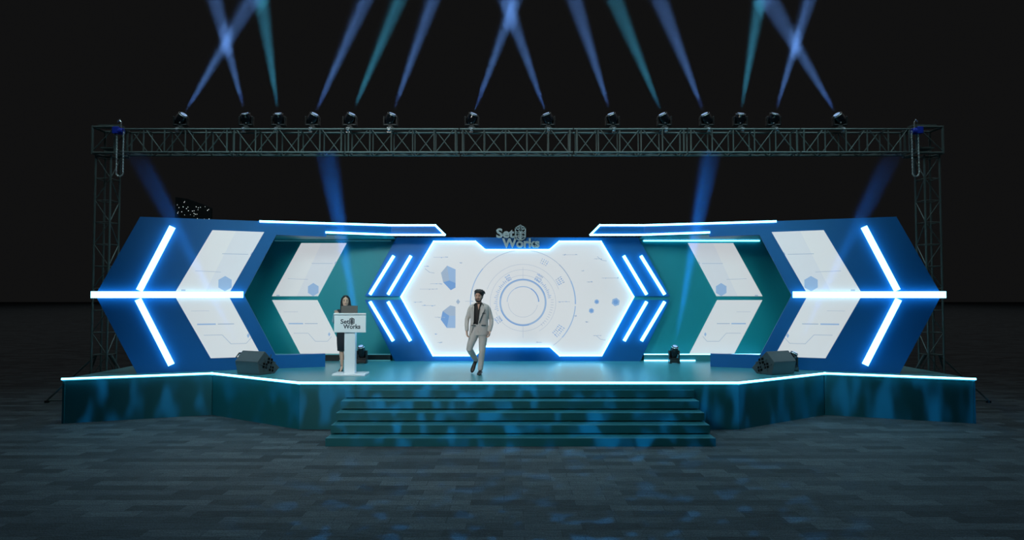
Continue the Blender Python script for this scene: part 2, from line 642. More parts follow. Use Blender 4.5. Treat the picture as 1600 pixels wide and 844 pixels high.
def wing_fn(side):
    """(s, z, out) -> world point; s along the wing towards the middle, out towards the audience"""
    n = Vector((-0.344 * 1.0, -0.939))

    def f(s, z, o=0.0):
        x = WA.x + WD.x * s + n.x * o
        y = WA.y + WD.y * s + n.y * o
        return Vector((x * side, y, z))
    return f


def bar_on(f, a, b, wdt, o0, o1, bm, square_z=False):
    """bar from a to b (s, z) on a wing surface"""
    a, b = Vector(a), Vector(b)
    d = (b - a).normalized()
    nn = Vector((-d.y, d.x)) * wdt / 2
    q = [a + nn, a - nn, b - nn, b + nn]
    A = [f(p.x, p.y, o0) for p in q]
    B = [f(p.x, p.y, o1) for p in q]
    va = [bm.verts.new(p) for p in A]
    vb = [bm.verts.new(p) for p in B]
    bm.faces.new(va); bm.faces.new(vb[::-1])
    for i in range(4):
        bm.faces.new((va[i], vb[i], vb[(i + 1) % 4], va[(i + 1) % 4]))


def clip_poly(pts, clip):
    """Sutherland-Hodgman, convex clip polygon, 2D"""
    area = sum(clip[i][0] * clip[(i + 1) % len(clip)][1] - clip[(i + 1) % len(clip)][0] * clip[i][1] for i in range(len(clip)))
    if area < 0:
        clip = clip[::-1]
    out = list(pts)
    for i in range(len(clip)):
        a, b = clip[i], clip[(i + 1) % len(clip)]
        inp, out = out, []
        ins = lambda p: (b[0] - a[0]) * (p[1] - a[1]) - (b[1] - a[1]) * (p[0] - a[0]) >= 0
        for j in range(len(inp)):
            p, q = inp[j], inp[(j + 1) % len(inp)]
            ip, iq = ins(p), ins(q)
            if ip != iq:
                den = (b[0] - a[0]) * (q[1] - p[1]) - (b[1] - a[1]) * (q[0] - p[0])
                t = -((b[0] - a[0]) * (p[1] - a[1]) - (b[1] - a[1]) * (p[0] - a[0])) / den
                x = (p[0] + t * (q[0] - p[0]), p[1] + t * (q[1] - p[1]))
            if ip and iq:
                out.append(q)
            elif ip and not iq:
                out.append(x)
            elif not ip and iq:
                out.append(x); out.append(q)
        if not out:
            return []
    return out


SCREEN_MATS = [M['screen'], M['g_blue'], M['g_pale'], M['g_grey'], M['g_facet']]


def para_screen(name, f2, quad, parent, upper, o=0.03):
    """parallelogram LED screen with its faint graphics; f2(a, z, out) -> world; quad order: top-left, top-right, bottom-right, bottom-left
    where 'left' is the outer side (mirrored for the other wing)"""
    bm = bmesh.new()
    A = [bm.verts.new(f2(a, z, 0.002)) for a, z in quad]
    B = [bm.verts.new(f2(a, z, o)) for a, z in quad]
    bm.faces.new(A); bm.faces.new(B[::-1])
    for i in range(4):
        bm.faces.new((A[i], B[i], B[(i + 1) % 4], A[(i + 1) % 4]))
    zmin, zmax = min(q[1] for q in quad), max(q[1] for q in quad)
    H = zmax - zmin
    mid = sum(q[0] for q in quad) / 4
    wid = abs(quad[1][0] - quad[0][0])
    sg = 1 if quad[1][0] > quad[0][0] else -1

    lay = [0]

    def put(pts, mi):
        c = clip_poly(pts, quad)
        if len(c) > 2:
            lay[0] += 1
            poly(bm, [f2(a, z, o + 0.0012 + 0.00025 * lay[0]) for a, z in c], mi)

    def line(x, z, dx, dz, t, mi):
        L = math.hypot(dx, dz)
        nx, nz = -dz / L * t / 2, dx / L * t / 2
        put([(x + nx, z + nz), (x - nx, z - nz), (x + dx - nx, z + dz - nz), (x + dx + nx, z + dz + nz)], mi)
    if upper:
        bl, br = quad[3], quad[2]
        # faint facet, right hand triangle
        put([(quad[1][0] - sg * wid * .55, zmax), quad[1], br, (bl[0] + sg * wid * .55, zmin)], 4)
        hx, hz, hr = br[0] - sg * wid * 0.10, zmin + H * 0.125, 0.165
        put([(hx + hr * .92 * math.sin(k * PI / 3), hz + hr * math.cos(k * PI / 3)) for k in range(6)], 2)
        dx, dz_ = quad[1][0] - sg * wid * .23, zmin + H * .615
        put([(dx, dz_ + .055), (dx + .035, dz_), (dx, dz_ - .055), (dx - .035, dz_)], 2)
        line(dx - sg * .6, dz_, sg * .52, 0, .012, 3)
        line(bl[0] + sg * wid * .35, zmin + H * .33, sg * .5, -.02, .008, 3)
        line(bl[0] + sg * wid * .1, zmin + H * .015, sg * .08, 0, .03, 3)
    else:
        tl = quad[0]
        line(tl[0] + sg * .42, zmin + H * .56, sg * .36, 0, .03, 2)
        line(tl[0] + sg * .82, zmin + H * .56, sg * .32, 0, .018, 3)
        line(tl[0] + sg * .55, zmin + H * .38, sg * .36, 0, .01, 3)
        line(tl[0] + sg * .91, zmin + H * .38, sg * .18, -.2, .01, 3)
        line(tl[0] + sg * 1.09, zmin + H * .23, sg * .3, 0, .01, 3)
        line(tl[0] + sg * 1.39, zmin + H * .23, sg * .1, .12, .01, 3)
        dx, dz_ = tl[0] + sg * 1.43, zmin + H * .36
        put([(dx, dz_ + .055), (dx + .03, dz_), (dx, dz_ - .055), (dx - .03, dz_)], 2)
        line(tl[0] + sg * .3, zmin + H * .78, sg * .35, 0, .006, 3)
    return wobj(name, bm, SCREEN_MATS, parent)


for side, nm in ((-1, 'left'), (1, 'right')):
    f = wing_fn(side)
    wg = thing('stage_wing', 'blue arrow-shaped %s wing of the stage set with white bar light and slanted screens' % nm, 'stage set wing',
               tuple(f(1.4, D)), 'stage wings')
    T = 0.18
    outer = [(0, 4.09), (-0.775, 2.465), (0, D)]
    # blue face: convex pieces joined in one mesh
    bm = bmesh.new()
    shape = [(0, 4.09), (-0.775, 2.465), (0, D), (3.745, D), (3.745, 1.137), (2.69, 1.14), (2.03, 2.46), (2.67, 3.795), (3.74, 3.785), (3.74, 4.085)]
    A = [bm.verts.new(f(s, z, 0)) for s, z in shape]
    B = [bm.verts.new(f(s, z, -T)) for s, z in shape]
    for qd in ((1, 7, 6), (1, 0, 7), (0, 9, 8, 7), (1, 6, 5), (1, 5, 2), (2, 5, 4, 3)):
        bm.faces.new([A[k] for k in qd]); bm.faces.new([B[k] for k in qd][::-1])
    for i in range(len(A)):
        bm.faces.new((A[i], B[i], B[(i + 1) % len(A)], A[(i + 1) % len(A)]))
    wobj('chevron_board', bm, M['blue'], wg)
    para_screen('led_screen', f, [(1.38, 3.853), (2.42, 3.845), (1.75, 2.545), (0.695, 2.545)], wg, True)
    para_screen('led_screen', f, [(0.695, 2.412), (1.74, 2.402), (2.40, 1.125), (1.387, 1.12)], wg, False)
    for a, b, wd in (((-0.835, 2.472), (2.012, 2.472), 0.135), ((0.613, 3.895), (0.02, 2.56), 0.115), ((0.0, 2.375), (0.64, 1.01), 0.115)):
        bm = bmesh.new()
        bar_on(f, a, b, wd, 0.034 if wd > .12 else 0.001, 0.10 if wd > .12 else 0.09, bm)
        wobj('light_bar', bm, M['strip_big'], wg)
    # rear braces hold the board up
    for s in (0.4, 1.2):
        bm = bmesh.new()
        tube(bm, f(s, D, -0.8), f(s, 3.0, -T), 0.03)
        wobj('rear_brace', bm, M['steel'], wg)

# ------------------------------------------------------------------ header beams with light outline
for side, nm in ((-1, 'left'), (1, 'right')):
    f = wing_fn(side)
    P0 = f(3.742, 4.085)
    P1 = Vector((2.96 * side, 15.70, 0))
    hd = thing('stage_header', 'slim blue header with slanted end outlined in light, above the %s recess' % nm, 'stage header',
               (3.2 * side, 15.7, 3.87), 'stage headers')
    bm = bmesh.new()
    top = [(P0.x, P0.y, 4.085), (P1.x, P1.y, 4.098), (1.925 * side, 15.70, 4.098)]
    bot = [(P0.x, P0.y, 3.875), (P1.x, P1.y, 3.868), (1.70 * side, 15.70, 3.866)]
    va = [bm.verts.new(p) for p in top]; vb = [bm.verts.new(p) for p in bot]
    vc = [bm.verts.new((p[0], p[1] + 0.28, p[2])) for p in top]; vd = [bm.verts.new((p[0], p[1] + 0.28, p[2])) for p in bot]
    for i in range(2):
        bm.faces.new((va[i], va[i + 1], vb[i + 1], vb[i])); bm.faces.new((vc[i + 1], vc[i], vd[i], vd[i + 1]))
        bm.faces.new((va[i], vc[i], vc[i + 1], va[i + 1])); bm.faces.new((vb[i], vb[i + 1], vd[i + 1], vd[i]))
    bm.faces.new((va[0], vb[0], vd[0], vc[0])); bm.faces.new((va[2], vc[2], vd[2], vb[2]))
    wobj('header_board', bm, M['blue'], hd)
    runs = [[f(2.33, 4.078, 0.03), Vector((P0.x, P0.y - 0.03, 4.085)), Vector((P1.x, P1.y - 0.03, 4.095)), Vector((1.925 * side, 15.67, 4.095))],
            [Vector((1.925 * side, 15.67, 4.095)), Vector((1.70 * side, 15.67, 3.87))],
            [Vector((1.70 * side, 15.67, 3.87)), Vector((P1.x, P1.y - 0.03, 3.872)), Vector((P0.x, P0.y - 0.03, 3.88))]]
    for r in runs:
        bm = bmesh.new()
        for a, b in zip(r, r[1:]):
            d = (b - a).normalized()
            nn = Vector((0, 1, 0)).cross(d).normalized() * 0.022
            e = d * 0.012
            prism(bm, [a - e + nn, a - e - nn, b + e - nn, b + e + nn], (0, 0.028, 0))
        wobj('led_strip', bm, M['strip'], hd)

# ------------------------------------------------------------------ recess walls (teal) with slanted screens
for side, nm in ((-1, 'left'), (1, 'right')):
    rc = thing('recess_board', 'teal recessed set board carrying slanted white screens, between the centre set and %s wing' % nm, 'set board',
               (4.9 * side, 16.9, D), 'recess boards')
    fx = lambda a, z, o=0.0, s_=side: Vector((a * s_, 16.75 - o, z))
    bm = bmesh.new()
    bx(bm, (5.25 * side, 16.80, (D + 3.84) / 2), (5.0, 0.10, 3.84 - D))
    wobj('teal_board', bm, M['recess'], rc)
    para_screen('led_screen', fx, [(5.385, 3.757), (4.26, 3.757), (4.96, 2.431), (6.10, 2.431)], rc, True)
    para_screen('led_screen', fx, [(6.095, 2.336), (4.975, 2.336), (4.275, 1.01), (5.38, 1.01)], rc, False)
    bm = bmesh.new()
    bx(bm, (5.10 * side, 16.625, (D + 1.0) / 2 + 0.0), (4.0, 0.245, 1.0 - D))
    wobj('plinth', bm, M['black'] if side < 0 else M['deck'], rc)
    bm = bmesh.new()
    g = wing_fn(side)
    pl = [g(2.60, 3.84, -0.19), g(3.74, 3.84, -0.19), Vector((3.0 * side, 15.99, 3.84)), Vector((3.0 * side, 16.40, 3.84)), Vector((3.0 * side, 16.75, 3.84)), Vector((6.9 * side, 16.75, 3.84))]
    prism(bm, pl, (0, 0, 0.03))
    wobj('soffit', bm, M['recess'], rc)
    sm = M['strip'] if side > 0 else M['strip_off']
    for (x0, x1, y, z, hh) in ((3.15, 6.05, 16.735, 3.815, 0.025), (3.10, 6.05, 16.51, 1.012, 0.022), (3.10, 4.35, 16.49, D + 0.014, 0.026)):
        bm = bmesh.new()
        bx(bm, ((x0 + x1) / 2 * side, y, z), (x1 - x0, 0.02, hh))
        wobj('led_strip', bm, sm, rc)

# ------------------------------------------------------------------ centre set
cw = thing('centre_set', 'blue hexagonal centre set with large glowing white screen', 'stage set', (0, 16.5, D))
Yc = 16.45
upper = [(-3.73, 2.43), (-2.965, 3.875), (2.965, 3.875), (3.73, 2.43)]
lower = [(-3.73, 2.345), (-2.99, D), (2.99, D), (3.73, 2.345)]
for nm_, pts in (('upper_board', upper), ('lower_board', lower)):
    bm = bmesh.new()
    prism(bm, [(x, Yc, z) for x, z in pts], (0, 0.22, 0))
    wobj(nm_, bm, M['blue'], cw)
bm = bmesh.new()
bx(bm, (0, Yc + 0.14, 2.3875), (7.40, 0.12, 0.085))
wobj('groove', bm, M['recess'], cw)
scr = [(-2.82, 2.42), (-2.035, 3.762), (-1.025, 3.762), (-0.79, 3.558), (0.79, 3.558), (1.025, 3.762), (2.035, 3.762), (2.82, 2.42),
       (2.037, 1.002), (1.03, 1.002), (0.794, 1.219), (-0.794, 1.219), (-1.03, 1.002), (-2.037, 1.002)]
bm = bmesh.new()
Ys = Yc - 0.03
prism(bm, [(x, Ys, z) for x, z in scr], (0, 0.028, 0))
bmesh.ops.triangulate(bm, faces=[fc for fc in bm.faces if len(fc.verts) > 4])
LAY = [0]


def g2(px, py):
    """hand-measured graphic points, in metres on the screen"""
    return ((620 + px / 4.2105 - 800) * 0.015619 - 0.13, 2.48 + (460 - (370 + py / 4.2105)) * 0.01562)


def gput(pts, mi):
    LAY[0] += 1
    poly(bm, [(x, Ys - 0.0012 - 0.00001 * LAY[0], z) for x, z in pts], mi)


def gline(x, z, dx, dz, t, mi):
    L = math.hypot(dx, dz)
    nx, nz = -dz / L * t / 2, dx / L * t / 2
    gput([(x + nx, z + nz), (x - nx, z - nz), (x + dx - nx, z + dz - nz), (x + dx + nx, z + dz + nz)], mi)


hc = g2(830, 432)


def garc(r, t, a0, a1, mi, n=None):
    n = n or max(3, int(abs(a1 - a0) / 4))
    for i in range(n):
        b0 = math.radians(a0 + (a1 - a0) * i / n)
        b1 = math.radians(a0 + (a1 - a0) * (i + 1) / n)
        q = [(hc[0] + rr * math.cos(b), hc[1] + rr * math.sin(b)) for rr, b in ((r - t / 2, b0), (r + t / 2, b0), (r + t / 2, b1), (r - t / 2, b1))]
        gput(q, mi)


def gtick(r, a, ln, t, mi, tilt=0.0):
    b = math.radians(a)
    gline(hc[0] + r * math.cos(b), hc[1] + r * math.sin(b), ln * math.cos(b + tilt), ln * math.sin(b + tilt), t, mi)


garc(0.555, 0.040, 0, 360, 2)
garc(0.565, 0.016, 20, 170, 1)
garc(0.565, 0.022, 200, 285, 1)
garc(0.535, 0.008, 0, 360, 3)
garc(0.385, 0.026, 2, 60, 1)
garc(0.385, 0.020, 60, 120, 2)
garc(0.385, 0.012, 120, 178, 2)
garc(0.36, 0.006, 182, 350, 3)
garc(0.80, 0.006, -60, 200, 3)
garc(0.93, 0.006, 20, 160, 3)
garc(1.28, 0.012, 46, 140, 3)
garc(1.28, 0.030, -2, 24, 2)
garc(1.28, 0.022, -42, -4, 2)
garc(1.28, 0.010, -55, -42, 3)
garc(1.28, 0.022, 24, 46, 3)
garc(1.28, 0.022, 140, 200, 2)
garc(0.66, 0.006, 10, 150, 3)
garc(0.70, 0.006, 200, 320, 3)
for a in list(range(130, 200, 4)) + list(range(10, 60, 4)):
    gtick(0.62, a, 0.05 + 0.02 * (a % 3), 0.014, 2)
for a in range(-50, 10, 5):
    gtick(0.68, a, 0.07, 0.008, 3)
for a in (90, 270):
    gtick(0.58, a, 0.28, 0.006, 3)
for a, r, n_, ln in ((122, 0.62, 4, 0.16), (58, 0.62, 5, 0.20), (216, 0.66, 5, 0.17), (322, 1.02, 6, 0.20), (31, 0.96, 4, 0.18), (63, 1.05, 4, 0.14)):
    for k in range(n_):
        for j in range(3):
            gtick(r + j * ln / 3, a - n_ * 1.2 + k * 2.6, ln / 3.6 * random.uniform(.5, 1), 0.026 * random.uniform(.5, 1.1), random.choice((1, 2, 2, 3)))
# faceted crystals cut off at a straight edge
for pts, mi in (([(330, 190), (386, 215), (386, 335), (355, 352), (305, 300), (290, 238)], 2),
                ([(305, 300), (345, 288), (386, 305), (386, 335), (355, 352)], 1),
                ([(330, 190), (345, 288), (305, 300), (290, 238)], 3),
                ([(352, 452), (386, 460), (386, 600), (330, 600), (290, 545), (302, 490)], 2),
                ([(290, 545), (302, 490), (345, 520), (330, 600)], 1),
                ([(352, 452), (386, 460), (386, 520), (345, 520), (302, 490)], 3)):
    gput([g2(*p) for p in pts], mi)
for px, py, rr in ((1440, 430, 0.105), (1315, 428, 0.062), (1280, 487, 0.068)):
    x, z = g2(px, py)
    gput([(x + rr * math.sin(k * PI / 3 + .2), z + rr * math.cos(k * PI / 3 + .2)) for k in range(6)], 2)
    gput([(x + rr * .6 * math.sin(k * PI / 3 + .5), z + rr * .6 * math.cos(k * PI / 3 + .5)) for k in range(6)], 1)
x, z = g2(403, 428)
gput([(x, z + .065), (x + .05, z), (x, z - .065), (x - .05, z)], 3)
for px, py, L in ((240, 135, 95), (180, 195, 30), (220, 310, 80), (150, 345, 120), (110, 430, 60), (165, 453, 85), (250, 530, 60), (410, 170, 10), (1090, 118, 100), (1300, 145, 50),
                  (1350, 272, 110), (1215, 225, 16), (1250, 298, 40), (1240, 560, 22), (1290, 650, 50), (250, 640, 18), (270, 695, 30), (450, 425, 50), (1060, 428, 80), (1160, 520, 20), (915, 695, 40)):
    x, z = g2(px, py)
    gline(x, z, L * .00371, 0, 0.008, 3)
    for k in range(3):
        gline(x + random.uniform(0, L * .0037), z + random.uniform(-.01, .01), 0.03 * random.uniform(.4, 1.5), 0, 0.018, random.choice((2, 3)))
for px, py in ((1320, 130), (1310, 650), (185, 210)):
    x, z = g2(px, py)
    gline(x, z, 0.11, -0.09, 0.012, 3)
    gline(x + .11, z - .09, 0.12, -0.02, 0.010, 3)
wobj('led_screen', bm, SCREEN_MATS, cw)
# glowing border around the screen
bm = bmesh.new()
cen = Vector((0, 2.4))
for i in range(len(scr)):
    a, b = Vector(scr[i]), Vector(scr[(i + 1) % len(scr)])
    d = (b - a).normalized()
    nrm = Vector((-d.y, d.x)) * 0.024
    a2, b2 = a - d * 0.014, b + d * 0.014
    prism(bm, [(p.x, Ys - 0.075, p.y) for p in (a2 + nrm, a2 - nrm * .3, b2 - nrm * .3, b2 + nrm)], (0, 0.104, 0))
wobj('led_border', bm, M['strip'], cw)
# eight slanted light bars
for s in (-1, 1):
    for xin, xout in ((2.60, 3.155), (3.02, 3.595)):
        for (za, zb) in ((3.42, 2.475), (1.345, 2.30)):
            bm = bmesh.new()
            a, b = Vector((xin * s, za)), Vector((xout * s, zb))
            d = (b - a).normalized()
            nn = Vector((-d.y, d.x)) * 0.032
            prism(bm, [(p.x, Yc - 0.085, p.y) for p in (a + nn, a - nn, b - nn, b + nn)], (0, 0.084, 0))
            wobj('light_bar', bm, M['strip'], cw)

# logo sign standing on the wall's top edge
lg = thing('logo_sign', 'grey metal logo sign with two lines of lettering on the centre set top', 'sign', (0, 16.4, 3.6))
ly = Yc - 0.01 - 16.4
text_mesh('lettering', 'Set', M['sign'], -0.515, -0.07, 3.855 - 3.6, 4.09 - 3.6, ly, 0.07, lg, 0.035)
text_mesh('lettering', 'Works', M['sign'], -0.375, 0.545, 3.615 - 3.6, 3.85 - 3.6, ly, 0.07, lg, 0.035)
emblem('emblem', M['sign'], -0.055, 0.205, 3.775 - 3.6, 4.18 - 3.6, ly, 0.07, lg)

# ------------------------------------------------------------------ trusses
ZB, ZT = 5.755, 6.295            # chord centre heights
YF, YR = 15.40, 15.76
CR = 0.024


def tube_part(name, p, q, r, parent, m=None, n=8):
    bm = bmesh.new()
    tube(bm, p, q, r, n)
    return wobj(name, bm, m or M['steel'], parent, smooth=False)


joins = [-9.20, -6.63, -3.99, -1.35, 1.29, 3.92, 6.53, 9.13]
ordn = ['first', 'second', 'third', 'middle', 'fifth', 'sixth', 'seventh']
for i in range(7):
    xa, xb = joins[i] + 0.012, joins[i + 1] - 0.012
    if i == 0:
        where = 'leftmost grey box truss section, joined to the left truss tower'
    elif i == 6:
        where = 'rightmost grey box truss section, joined to the right truss tower'
    else:
        where = '%s grey box truss section from the left tower, carrying moving lights' % ordn[i]
    tr = thing('truss_section', where, 'truss', ((xa + xb) / 2, 15.58, ZB), 'overhead truss sections')
    for y in (YF, YR):
        for z in (ZB, ZT):
            tube_part('chord', (xa, y, z), (xb, y, z), CR, tr, n=10)
    nb = 5
    inset = 0.07
    xs = [xa + inset + (xb - xa - 2 * inset) * k / nb for k in range(nb + 1)]
    for k, x in enumerate(xs):
        for y in (YF, YR):
            tube_part('brace', (x, y, ZB), (x, y, ZT), 0.017 if 0 < k < nb else 0.022, tr)
        tube_part('brace', (x, YF, ZB), (x, YR, ZB), 0.015, tr)
        tube_part('brace', (x, YF, ZT), (x, YR, ZT), 0.015, tr)
    for k in range(nb):
        up = (k + i) % 2 == 0
        g_ = 0.04
        x0, x1 = xs[k] + g_, xs[k + 1] - g_
        tube_part('brace', (x0, YF, ZB if up else ZT), (x1, YF, ZT if up else ZB), 0.012, tr)
        tube_part('brace', (x0, YR, ZT if up else ZB), (x1, YR, ZB if up else ZT), 0.012, tr)
        tube_part('brace', (x0, YF if up else YR, ZB), (x1, YR if up else YF, ZB), 0.010, tr)

for side, nm in ((-1, 'left'), (1, 'right')):
    xo, xi = 9.73 * side, 9.38 * side
    tw = thing('truss_tower', 'tall slim grey lattice truss tower at the %s end of the stage' % nm, 'truss tower', ((xo + xi) / 2, 15.58, 0), 'truss towers')
    ztop = 5.70
    yb, yf = 15.76, 15.40
    for x in (xo, xi):
        for y in (yf, yb):
            tube_part('chord', (x, y, 0.02), (x, y, ztop), CR, tw, n=10)
    nlev = 11
    zs = [0.08 + (ztop - 0.12) * k / nlev for k in range(nlev + 1)]
    for k, z in enumerate(zs):
        tube_part('brace', (xo, yf, z), (xi, yf, z), 0.011, tw)
        tube_part('brace', (xo, yb, z), (xi, yb, z), 0.011, tw)
        tube_part('brace', (xo, yf, z), (xo, yb, z), 0.011, tw)
        tube_part('brace', (xi, yf, z), (xi, yb, z), 0.011, tw)
    for k in range(nlev):
        a, b = (xo, xi) if k % 2 else (xi, xo)
        tube_part('brace', (a, yf, zs[k]), (b, yf, zs[k + 1]), 0.011, tw)
        tube_part('brace', (xi, yb if k % 2 else yf, zs[k]), (xi, yf if k % 2 else yb, zs[k + 1]), 0.011, tw)
    bm = bmesh.new()
    bx(bm, ((xo + xi) / 2, 15.58, 0.01), (0.62, 0.62, 0.02))
    wobj('base_plate', bm, M['steel'], tw)
    # corner sleeve block
    bm = bmesh.new()
    X0, X1 = xo + 0.05 * side, joins[0 if side < 0 else 7]
    for x in (X0, X1 + 0.06 * side):
        for y in (15.34, 15.82):
            tube(bm, (x, y, 5.70), (x, y, 6.36), 0.03, 8)
    for z in (5.73, 6.33):
        for y in (15.34, 15.82):
            tube(bm, (X0, y, z), (X1, y, z), 0.03, 8)
        for x in (X0, X1 + 0.06 * side):
            tube(bm, (x, 15.34, z), (x, 15.82, z), 0.03, 8)
    tube(bm, (X0, 15.34, 5.76), (X1 + 0.1 * side, 15.34, 6.30), 0.014, 6)
    tube(bm, (X0, 15.82, 5.76), (X1 + 0.1 * side, 15.82, 6.30), 0.014, 6)
    bx(bm, ((X0 + X1) / 2, 15.58, 6.40), (abs(X0 - X1) * .86, 0.22, 0.05))
    bx(bm, ((X0 + X1) / 2, 15.58, 5.86), (abs(X0 - X1) * .5, 0.40, 0.03))
    wobj('corner_block', bm, M['steel'], tw)
    # outriggers
    for dx, dy, L in ((side, -0.10, 1.05), (-side, 0.35, 0.52), (0, 1, 1.0), (side * .8, .75, 1.0)):
        d = Vector((dx, dy, 0)).normalized()
        b0 = Vector((xo if dx * side > 0 else (xi if dx * side < 0 else (xo + xi) / 2), 15.58 if dx else yb, 0))
        foot = b0 + d * L
        bm = bmesh.new()
        tube(bm, b0 + Vector((0, 0, 1.08)), foot + Vector((0, 0, 0.05)), 0.022)
        tube(bm, b0 + Vector((0, 0, 0.05)), foot + Vector((0, 0, 0.05)), 0.022)
        og = wobj('outrigger', bm, M['steel'], tw)
        bm = bmesh.new()
        tube(bm, foot, foot + Vector((0, 0, 0.06)), 0.055, 14)
        bmesh.ops.translate(bm, vec=-tw.location, verts=bm.verts[:])
        obj('foot', bm, M['black'], og)
    # chain hoist hanging from the corner block
    hx = 9.06 * side
    ch = thing('chain_hoist', 'chain hoist with long pale chain loop at the %s truss corner' % nm, 'hoist', (hx, 15.22, 6.2), 'chain hoists')
    bm = bmesh.new()
    bx(bm, (hx + .10 * side, 15.22, 6.22), (0.14, 0.14, 0.16))
    tube(bm, (hx - .06, 15.22, 6.20), (hx + .06, 15.22, 6.20), 0.075, 14)
    wobj('hoist_body', bm, M['hoist'], ch, bevel=0.012)
    bm = bmesh.new()
    path_tube(bm, [(hx, 15.22, 6.26), (hx, 15.22, 6.42), (hx + .03 * side, 15.22, 6.47), (hx + .08 * side, 15.24, 6.44), (hx + .16 * side, 15.34, 6.43)], 0.014)
    wobj('hook', bm, M['clamp'], ch)
    bm = bmesh.new()
    zt, zb = 6.20, 5.16
    rad = 0.075
    loop = []
    n = 28
    for k in range(n + 1):
        loop.append(Vector((hx - rad, 15.2, zt + (zb + rad - zt) * k / n)))
    for k in range(1, 8):
        a = PI + PI * k / 8
        loop.append(Vector((hx + rad * math.cos(a), 15.2, zb + rad + rad * math.sin(a))))
    for k in range(n + 1):
        loop.append(Vector((hx + rad, 15.2, zb + rad + (zt - zb - rad) * k / n)))
    for k in range(len(loop) - 1):
        a, b = loop[k], loop[k + 1]
        d = (b - a).normalized()
        sd = (Vector((0, 1, 0)) if k % 2 else d.cross(Vector((0, 1, 0)))) * 0.013
        c = (a + b) / 2
        h = (b - a).length / 2 + 0.006
        path_tube(bm, [c + d * h * .6 + sd, c + d * h, c + d * h * .6 - sd, c - d * h * .6 - sd, c - d * h, c - d * h * .6 + sd], 0.007, 5, True)
    wobj('chain', bm, M['chain'], ch)

# ------------------------------------------------------------------ moving heads
HB, HT = (0.13, 0.32, 0.84), (0.06, 0.42, 0.66)       # beam colours


